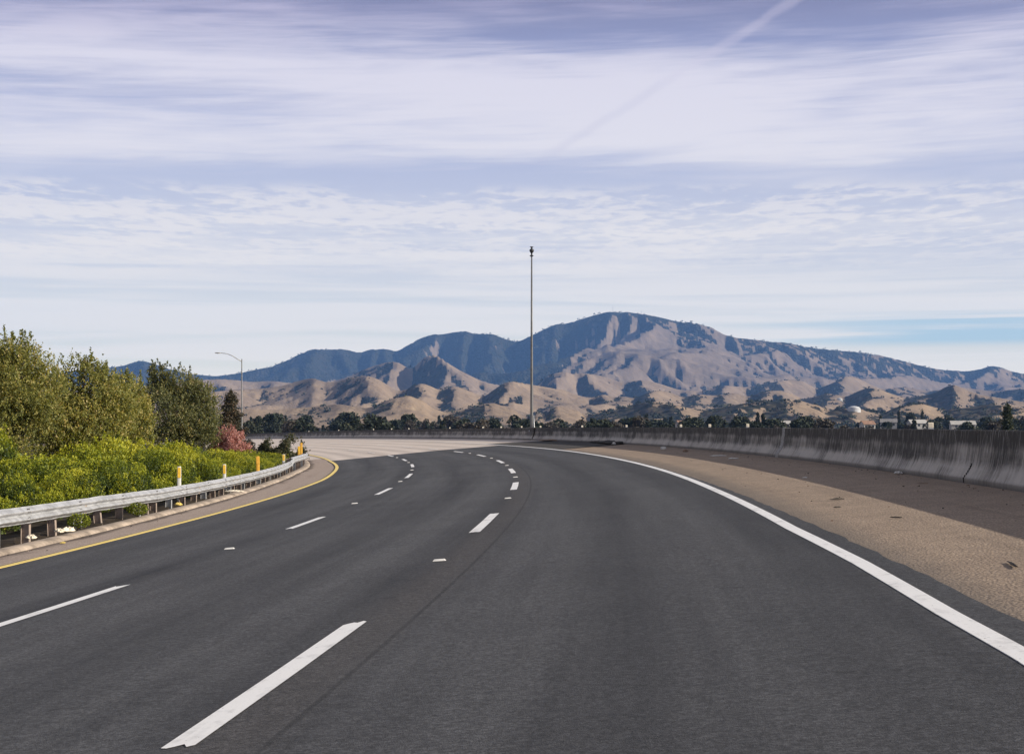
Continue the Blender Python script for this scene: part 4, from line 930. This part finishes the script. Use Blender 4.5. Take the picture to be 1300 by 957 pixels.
# ------------------------------------------------------------------ far valley trees
def far_proto(kind, seed):
    rs = np.random.RandomState(seed); C = []; T = []
    if kind == 'round':
        for _ in range(15):
            c = blob_points(rs, np.array([0, 0, 5.6]), np.array([2.9, 2.9, 3.0]), 1, .7)[0]; rc = rs.uniform(1.0, 1.9); k = 120
            C.append(blob_points(rs, c, np.array([rc]*3), k, .5)); T.append(np.clip(rs.normal(.4, .2)+rs.normal(0, .2, k), 0, 1))
        H = 9
    elif kind == 'cone':
        for i in range(36):
            t = (i+.5)/36; z = 1+9.5*t; rr = 2.3*(1-t)**.8*rs.uniform(.6, 1.15); a = rs.uniform(0, 6.28); k = int(20+60*(1-t)); q = rs.uniform(0, 1, (k, 1))
            C.append(np.array([0, 0, z])+np.array([rr*cos(a), rr*sin(a), rr*.1])*q+rs.normal(size=(k, 3))*.28); T.append(np.clip(rs.normal(.35, .2)+rs.normal(0, .15, k), 0, 1))
        H = 10.5
    else:
        for i in range(18):
            z = .8+8.4*i/17; rr = 1.0*sin(pi*min(.97, (z+1)/11))**.6; k = 90
            C.append(blob_points(rs, np.array([rs.normal()*.15, rs.normal()*.15, z]), np.array([rr, rr, .8]), k, .5)); T.append(rs.uniform(.1, .7, k))
        H = 9.5
    C = np.concatenate(C); T = np.concatenate(T)
    root = empty('distant_tree', (0, 0, 0)); leaves('crown', C, rs.uniform(.7, 1.4, len(C))*.62, T, L_far2 if seed % 5 == 0 else L_far, root, seed, aspect=.8)
    mb = MB(); mb.tube([(0, 0, -.5), (0, 0, H*.4), (.1, 0, H*.8)], [.30, .22, .06], 7)
    for _ in range(6):
        a = rs.uniform(0, 6.28); z = rs.uniform(.25, .6)*H; r_ = H*.16; mb.tube([(0, 0, z), (r_*cos(a), r_*sin(a), z+H*.15)], [.10, .03], 5)
    mb.build('trunk', M_bark, root); root['H'] = float(H); return root
fp = [far_proto('round', 201), far_proto('round', 202), far_proto('round', 205), far_proto('cone', 203), far_proto('column', 204), far_proto('round', 210), far_proto('cone', 207)]
fH = [o['H'] for o in fp]
for o in fp: del o['H']
fused = [False]*len(fp); rs = np.random.RandomState(77); nfar = 0
def far_tree(px, Y, ytop, kind, label, group='distant trees in the valley beyond the barrier', ws=1.0, name=None):
    global nfar
    o = fp[kind] if not fused[kind] else copy_tree(fp[kind]); fused[kind] = True
    X = wp(px, Y); g = ground(X, Y); H = max(3.0, zy(ytop, Y)-g); s_ = H/fH[kind]
    o.location = (X, Y, g); o.rotation_euler = (0, 0, rs.uniform(0, 6.28)); o.scale = (s_*ws, s_*ws, s_)
    tag(o, label, 'tree', group); nfar += 1
    if name: o.name = name
    return o
named = [(318.5, 520, 530, 4, 'narrow dark cypress in the valley just right of the street lamp', .8), (330, 530, 529.5, 4, 'short narrow dark cypress left of the big round valley tree', .8), (346, 420, 526, 0, 'big round dark valley tree left of the bend', 1.05), (357, 480, 531, 5, 'brownish broad valley tree right of the big round one', 1.0), (389, 500, 528, 0, 'dark rounded valley tree above the far barrier, right of the brownish one', 1.0),
         (441, 470, 524.5, 0, 'largest round dark tree crown left of the mast in the far tree line', 1.2), (467, 500, 525.5, 3, 'pointed dark tree right of the largest round crown in the far tree line', 1.0), (489, 520, 530, 4, 'narrow dark tree above the bend of the far barrier', .9),
         (706, 430, 533.5, 1, 'dark bushy tree just right of the tall mast', 1.5), (820, 470, 527, 3, 'tall dark tree above the middle of the barrier', 1.2), (852, 480, 530, 4, 'narrow blue-green tree above the middle of the barrier', .9), (907, 430, 528.5, 0, 'dark tree above the barrier between two reflectors, left of a pair of cypresses', .9), (962, 470, 524.5, 4, 'left cypress of the pair above the barrier', .8), (969, 470, 526, 4, 'right cypress of the pair above the barrier', .8), (941, 400, 529.5, 0, 'round dark tree left of the cypress pair', 1.1),
         (1023, 400, 529.5, 0, 'round dark tree at the left end of the right-hand valley trees', 1.0), (1118, 930, 528, 4, 'slim dark tree below the white water tank', .8), (1141, 930, 522.5, 4, 'tall dark cypress right of the white water tank', .6), (1156, 940, 524.5, 0, 'dark round tree right of the tall cypress', .7), (1171, 940, 521, 3, 'tallest pointed tree of the group above the large barrier reflector', .8), (1204, 920, 528, 1, 'dark tree right of the large barrier reflector', .8)]
for a in named: far_tree(a[0], min(a[1]*1.75, 1150), a[2], a[3], a[4], ws=a[5])
SHL = ['small dark tree in the valley tree line seen over the concrete barrier', 'small brownish bare tree in the valley tree line seen over the concrete barrier', 'small pointed dark tree in the valley tree line seen over the concrete barrier']
for i in range(190):
    px = rs.uniform(262, 1310); Y = rs.uniform(480, 1250)
    k = rs.choice([0, 1, 2, 3, 4, 5, 6], p=[.25, .22, .16, .10, .07, .12, .08])
    yt = rs.normal(535.5, 3.0) if px > 560 else rs.normal(534, 3.0); yt = min(max(yt, 526), 540)
    lb = SHL[1] if k in (2, 5) else SHL[2] if k in (3, 4, 6) else SHL[0]
    far_tree(px, Y, yt, k, lb, ws=rs.uniform(.85, 1.45))
# big pine at the right edge
conifer('pine_tree', 'dark pine with ragged crown rising over the barrier at the right edge', 1279, 300, 512, 17, L_pine, 18000, .34, 333, rag=.35)
# scattered oaks over the hills and the unbroken valley woodland: uncountable
X, Y, Z, R, VG, LY_, PXg = GRID
def dots(name, sel, n, smin, smax, k, leaf, seed):
    rs = np.random.RandomState(seed); idx = np.flatnonzero(sel); wgt = R.ravel()[idx]**1.3; wgt /= wgt.sum()
    pick = rs.choice(idx, n, p=wgt); c = np.stack([X.ravel()[pick], Y.ravel()[pick], Z.ravel()[pick]], 1); c[:, :2] += rs.normal(size=(n, 2))*6
    sz = rs.uniform(smin, smax, n); d = rs.normal(size=(n, k, 3)); d /= np.linalg.norm(d, axis=2)[..., None]; d[..., 2] = np.abs(d[..., 2])*.9+.15
    C = (c[:, None]+d*sz[:, None, None]*rs.uniform(.5, 1, (n, k, 1))).reshape(-1, 3)
    T = np.clip(rs.normal(.4, .15, (n, 1))+rs.normal(0, .15, (n, k)), 0, 1).ravel()
    o = leaves(name, C, np.repeat(sz*.75, k), T, leaf, None, seed, aspect=.9); return tag(o, kind='stuff')
vis = (np.abs(PXg-650) < 760) & (Y > 0)
o = dots('hillside_scrub', vis & (R > 1500) & (R < 6500) & (VG > .10) & (VG < .9) & (LY_ > 0), 12000, 1.8, 5.5, 12, L_far, 1)
tag(o, 'scattered dark oaks and scrub dotted over the golden hills', 'scrub')
o = dots('mountain_woodland', vis & (R > 6500) & (R < 12500) & (VG > .35), 7000, 6, 13, 8, L_far, 2)
tag(o, 'dark woodland covering the ridges and gullies of the mountain', 'woodland')
o = dots('valley_woodland', vis & (R > 430) & (R < 1500) & (LY_ == 0), 2600, 2.5, 5.0, 22, L_far2, 3)
tag(o, 'dense brown and green woodland filling the valley floor', 'woodland')

# ------------------------------------------------------------------ far buildings, tank, summit towers
def house(px, Y, yb, w_, d_, h_, roofm, label, rz=0):
    X = wp(px, Y); g = ground(X, Y); zb = zy(yb, Y)-d_*.25-h_; hgt = h_
    r_ = empty('house', (X, Y, g), rz); tag(r_, label, 'house', 'small houses in the distant valley')
    base = max(0, zb-g-.0); mb = MB(); mb.box((0, 0, (base+hgt)/2), (w_, d_, base+hgt))
    for sx in (-1, 1): mb.add([(sx*w_/2, -d_/2, base+hgt), (sx*w_/2, d_/2, base+hgt), (sx*w_/2, 0, base+hgt+d_*.25)], [(0, 1, 2) if sx > 0 else (2, 1, 0)])
    mb.build('wall', M_wall, r_)
    mb = MB(); e = .35; zt = base+hgt
    for sy in (-1, 1):
        a = [(-w_/2-e, sy*(d_/2+e), zt-e*.5), (w_/2+e, sy*(d_/2+e), zt-e*.5), (w_/2+e, 0, zt+d_*.25+.05), (-w_/2-e, 0, zt+d_*.25+.05)]
        b = [(x_, y_, z_+.18) for x_, y_, z_ in a]; mb.add(a+b, [(0, 1, 2, 3), (7, 6, 5, 4), (0, 4, 5, 1), (1, 5, 6, 2), (2, 6, 7, 3), (3, 7, 4, 0)])
    mb.build('roof', roofm, r_)
    for kx in (-.3, 0, .3):
        mb = MB(); mb.box((kx*w_, -d_/2-.03, base+hgt*.55), (1.2, .06, 1.1)); mb.build('window', M_pane, r_)
house(337, 900, 544.0, 5.5, 5, 2.2, M_roofg, 'small white house among the valley trees left of the bend', .3)
house(1101, 820, 534.5, 6, 6, 2.6, M_tile, 'small pale house below the white water tank', .2)
house(1128, 920, 532.0, 9, 7, 2.8, M_roofg, 'pale low house left of the orange-trunked trees', -.2)
house(1164, 900, 533.0, 9, 7, 2.6, M_wall, 'long white house left of the large barrier reflector', .1)
house(1222, 960, 534.5, 14, 8, 2.2, M_wall, 'long white building right of the large barrier reflector', -.1)
house(868, 950, 534.0, 8, 7, 2.6, M_tile, 'small tile-roofed house above the middle of the barrier', .2)
house(995, 960, 534.5, 7, 6, 2.5, M_wall, 'small white house above the pale barrier joint', 0)
def first_seen(px, y, Y0):
    for Yq in np.arange(Y0, 9000, 15):
        if zy(y, Yq) <= ground(wp(px, Yq), Yq): return float(Yq)
    return Y0
def tank(px, y, Y, wpx, hpx, label, m):
    Y = first_seen(px, y+hpx*.4, Y)
    X = wp(px, Y); g = ground(X, Y); zc = zy(y+hpx/2, Y); r0 = wpx/2/FPX*Y; h0 = hpx/FPX*Y; b = min(g, zc)-1
    o = empty('water_tank', (X, Y, b)); tag(o, label, 'water tank')
    mb = MB(); mb.lathe([(r0, 0), (r0, zc-b+h0*.55)], n=28); mb.build('shell', m, o, False)
    mb = MB(); mb.lathe([(r0*1.01, zc-b+h0*.55), (r0*.8, zc-b+h0*.8), (r0*.4, zc-b+h0*.95), (.05, zc-b+h0)], n=28); mb.build('dome', m, o, True)
tank(1084, 519, 1750, 17, 7.5, 'white round water tank on the hillside above the barrier', M_tank)
tank(1066, 507, 2450, 7, 4, 'small pale water tank higher up the slope, upper left of the white one', M_tank)
def tower(px, Y, ytop, label):
    X = wp(px, Y); g = ground(X, Y); H = max(zy(ytop, Y)-g, 15); o = empty('radio_tower', (X, Y, g-3)); tag(o, label, 'tower'); mb = MB()
    H += 3
    for k in range(3):
        a = k*2*pi/3; mb.tube([(3.2*cos(a), 3.2*sin(a), 0), (.5*cos(a), .5*sin(a), H)], [.7, .5], 5)
    n = 8
    for j in range(n):
        for k in range(3):
            a, c = k*2*pi/3, (k+1)*2*pi/3; z0, z1 = H*j/n, H*(j+1)/n; r0, r1 = 3.2-2.7*j/n, 3.2-2.7*(j+1)/n
            mb.tube([(r0*cos(a), r0*sin(a), z0), (r1*cos(c), r1*sin(c), z1)], .3, 4)
    mb.build('lattice', M_postg, o); mb = MB(); mb.tube([(0, 0, H), (0, 0, H*1.15)], .35, 6); mb.build('antenna', M_postg, o)
tower(778, 12180, 388.5, 'thin lattice radio tower on the mountain summit')
tower(814, 12180, 395, 'short radio tower on the ridge right of the summit')

# ------------------------------------------------------------------ raised markers and litter
def crumple(name, label, cat, s, u, size, m, seed, group, flat=.35):
    rs = np.random.RandomState(seed); n = 14; P = rp(s, u, .0); vs = []; rings = 5
    for j in range(rings):
        for k in range(n):
            a = 2*pi*k/n; rr = [.35, .9, 1, .75, .25][j]*rs.uniform(.65, 1.25); vs.append((size[0]*rr*cos(a), size[1]*rr*sin(a), size[2]*([0, .05, .35, .75, .95][j])*rs.uniform(.7, 1.3)))
    fs = [(j*n+k, j*n+(k+1) % n, (j+1)*n+(k+1) % n, (j+1)*n+k) for j in range(rings-1) for k in range(n)]+[tuple(range(n-1, -1, -1)), tuple(range((rings-1)*n, rings*n))]
    mb = MB(); mb.add(vs, fs); o = mb.build(name, m); o.location = P; o.rotation_euler = (0, 0, rs.uniform(0, 6.28)); tag(o, label, cat, group); return o
def marker(s, u, label, w_=.075):
    P = rp(s, u, .004); mb = MB(); mb.add([(-w_, -.04, 0), (w_, -.04, 0), (w_, .04, 0), (-w_, .04, 0), (-w_*.75, -.022, .02), (w_*.75, -.022, .02), (w_*.75, .022, .02), (-w_*.75, .022, .02)], [(3, 2, 1, 0), (4, 5, 6, 7), (0, 1, 5, 4), (1, 2, 6, 5), (2, 3, 7, 6), (3, 0, 4, 7)])
    o = mb.build('raised_reflector', M_litter); o.location = P; o.rotation_euler = (float(np.interp(s, SS, TH))*0, -.075, -float(np.interp(s, SS, TH))); tag(o, label, 'road reflector', 'raised reflectors between the lane dashes')
for i, s in enumerate([18.7, 34.6, 48.8, 63.3, 78.1, 93.0]): marker(s, float(ub(s)), 'white raised road reflector in the right dashed line, %s from the camera' % ORD[i])
for i, s in enumerate([23.9, 38.0, 53.2, 67.6, 82.6, 97.0]): marker(s, -5.93, 'white raised road reflector in the left dashed line, %s from the camera' % ORD[i])
L = 'litter on the road shoulders'
sb = lambda x_, off: (at_ray(x_, lambda s: u_bar(s)-off), off)
def lit(x_, off, size, m, seed, label, name='litter'):
    s = at_ray(x_, lambda s: u_bar(s)-off); crumple(name, label, 'litter', s, float(u_bar(s))-off, size, m, seed, L)
lit(911, 1.0, (.30, .10, .03), M_litter, 1, 'flat white scrap in the barrier shadow, the left one of a pair'); lit(930, 1.15, (.26, .07, .04), M_litter, 2, 'flat white scrap in the barrier shadow, the right one of a pair')
lit(842, .8, (.12, .12, .10), M_litter, 3, 'small white crumpled scrap in the barrier shadow'); lit(870, .9, (.10, .12, .08), M_litterb, 4, 'small brown scrap near a dark stick in the barrier shadow')
lit(779, .5, (.13, .12, .12), M_litter, 5, 'pale crumpled scrap beside the dark soil heap at the barrier foot')
lit(776, .12, (.8, 1.2, .16), M_litterd, 6, 'dark heap of soil and leaves at the barrier foot, right of the mast', 'soil_heap'); lit(758, .12, (.5, 1.0, .10), M_litterd, 7, 'low dark soil heap at the barrier foot nearest the mast', 'soil_heap'); lit(700, .15, (.6, 1.6, .10), M_litterb, 8, 'brown soil drift at the barrier foot just right of the mast', 'soil_heap')
lit(787, .12, (.35, .8, .12), M_litterd, 9, 'small dark soil heap at the right end of the heaps at the barrier foot', 'soil_heap')
lit(1063, 2.45, (.14, .05, .02), M_litterd, 10, 'black rubber scrap on the sunlit right shoulder'); lit(1062, 2.75, (.07, .03, .015), M_litterd, 11, 'small black scrap just below the larger black one on the right shoulder'); lit(1137, 2.45, (.08, .03, .015), M_litterd, 12, 'small dark twig fragment on the sunlit right shoulder')
lit(1022, 1.75, (.05, .04, .02), M_litter, 13, 'tiny white scrap at the edge of the barrier shadow'); lit(1170, .55, (.10, .03, .01), M_litterb, 14, 'pale twig in the barrier shadow near the dark joint'); lit(1140, .1, (.10, .08, .05), M_litter, 15, 'small white scrap at the foot of the barrier')
lit(1284, 2.6, (.30, .02, .012), M_litterd, 16, 'thin dark stick on the shoulder at the right edge')
def litl(x_, u, h, size, m, seed, label):
    s = at_ray(x_, u, 10); o = crumple('litter', label, 'litter', s, u, size, m, seed, L); o.location.z += h
litl(40, -10.75, .13, (.12, .09, .07), M_cream, 21, 'pale crumpled paper scrap under the near end of the guardrail'); litl(76, -10.8, .13, (.12, .08, .07), M_cream, 22, 'pale crumpled scrap right of the nearest one under the guardrail')
litl(88, -10.65, .13, (.14, .10, .08), M_cream, 23, 'small cream scrap on the curb under the guardrail'); litl(227, -11.0, .13, (.11, .09, .07), M_littery, 24, 'yellow scrap on the curb below the first marker post'); litl(298, -11.0, .13, (.30, .18, .06), M_cream, 25, 'flat cream scrap on the curb below the second marker post'); litl(81, -10.2, .0, (.10, .05, .02), M_littery, 26, 'thin yellow scrap lying on the left shoulder')
rs = np.random.RandomState(9)
mb = MB()
for i in range(420):     # grit along the barrier foot, curb line and shoulders
    if i % 5 < 3: s = rs.uniform(18, 95); u = float(u_bar(s))-.03-abs(rs.normal())*.35
    elif i % 5 == 3: s = rs.uniform(20, 70); u = float(u_bar(s))-rs.uniform(.3, 3.2)
    else: s = rs.uniform(22, 90); u = float(u_curb(s))+.08+abs(rs.normal())*.2
    z = rs.uniform(.004, .014); P = rp(s, u, z*.3-.010); mb.box(P, (z*rs.uniform(1, 3), z*rs.uniform(1, 3), z), mi=int(rs.randint(3)))
tag(mb.build('shoulder_grit', [M_litterd, M_litterb, M_curb]), 'scattered grit and leaf scraps along the barrier foot and curb', 'grit', kind='stuff')

# ------------------------------------------------------------------ haze
m = D.materials.new('haze'); m.use_nodes = True; t = NT(m.node_tree); t.n.clear()
v = t.new('ShaderNodeVolumePrincipled'); v.inputs['Color'].default_value = (.22, .46, 1.0, 1); v.inputs['Density'].default_value = HD; v.inputs['Anisotropy'].default_value = .0
t.l.new(v.outputs[0], t.new('ShaderNodeOutputMaterial').inputs['Volume'])
mb = MB(); mb.box((0, 0, 0), (1, 1, 1)); hz = mb.build('haze', m); hz.scale = (31000, 31000, 1150); hz.location = (0, 0, 1150/2-30); tag(hz, kind='stuff')
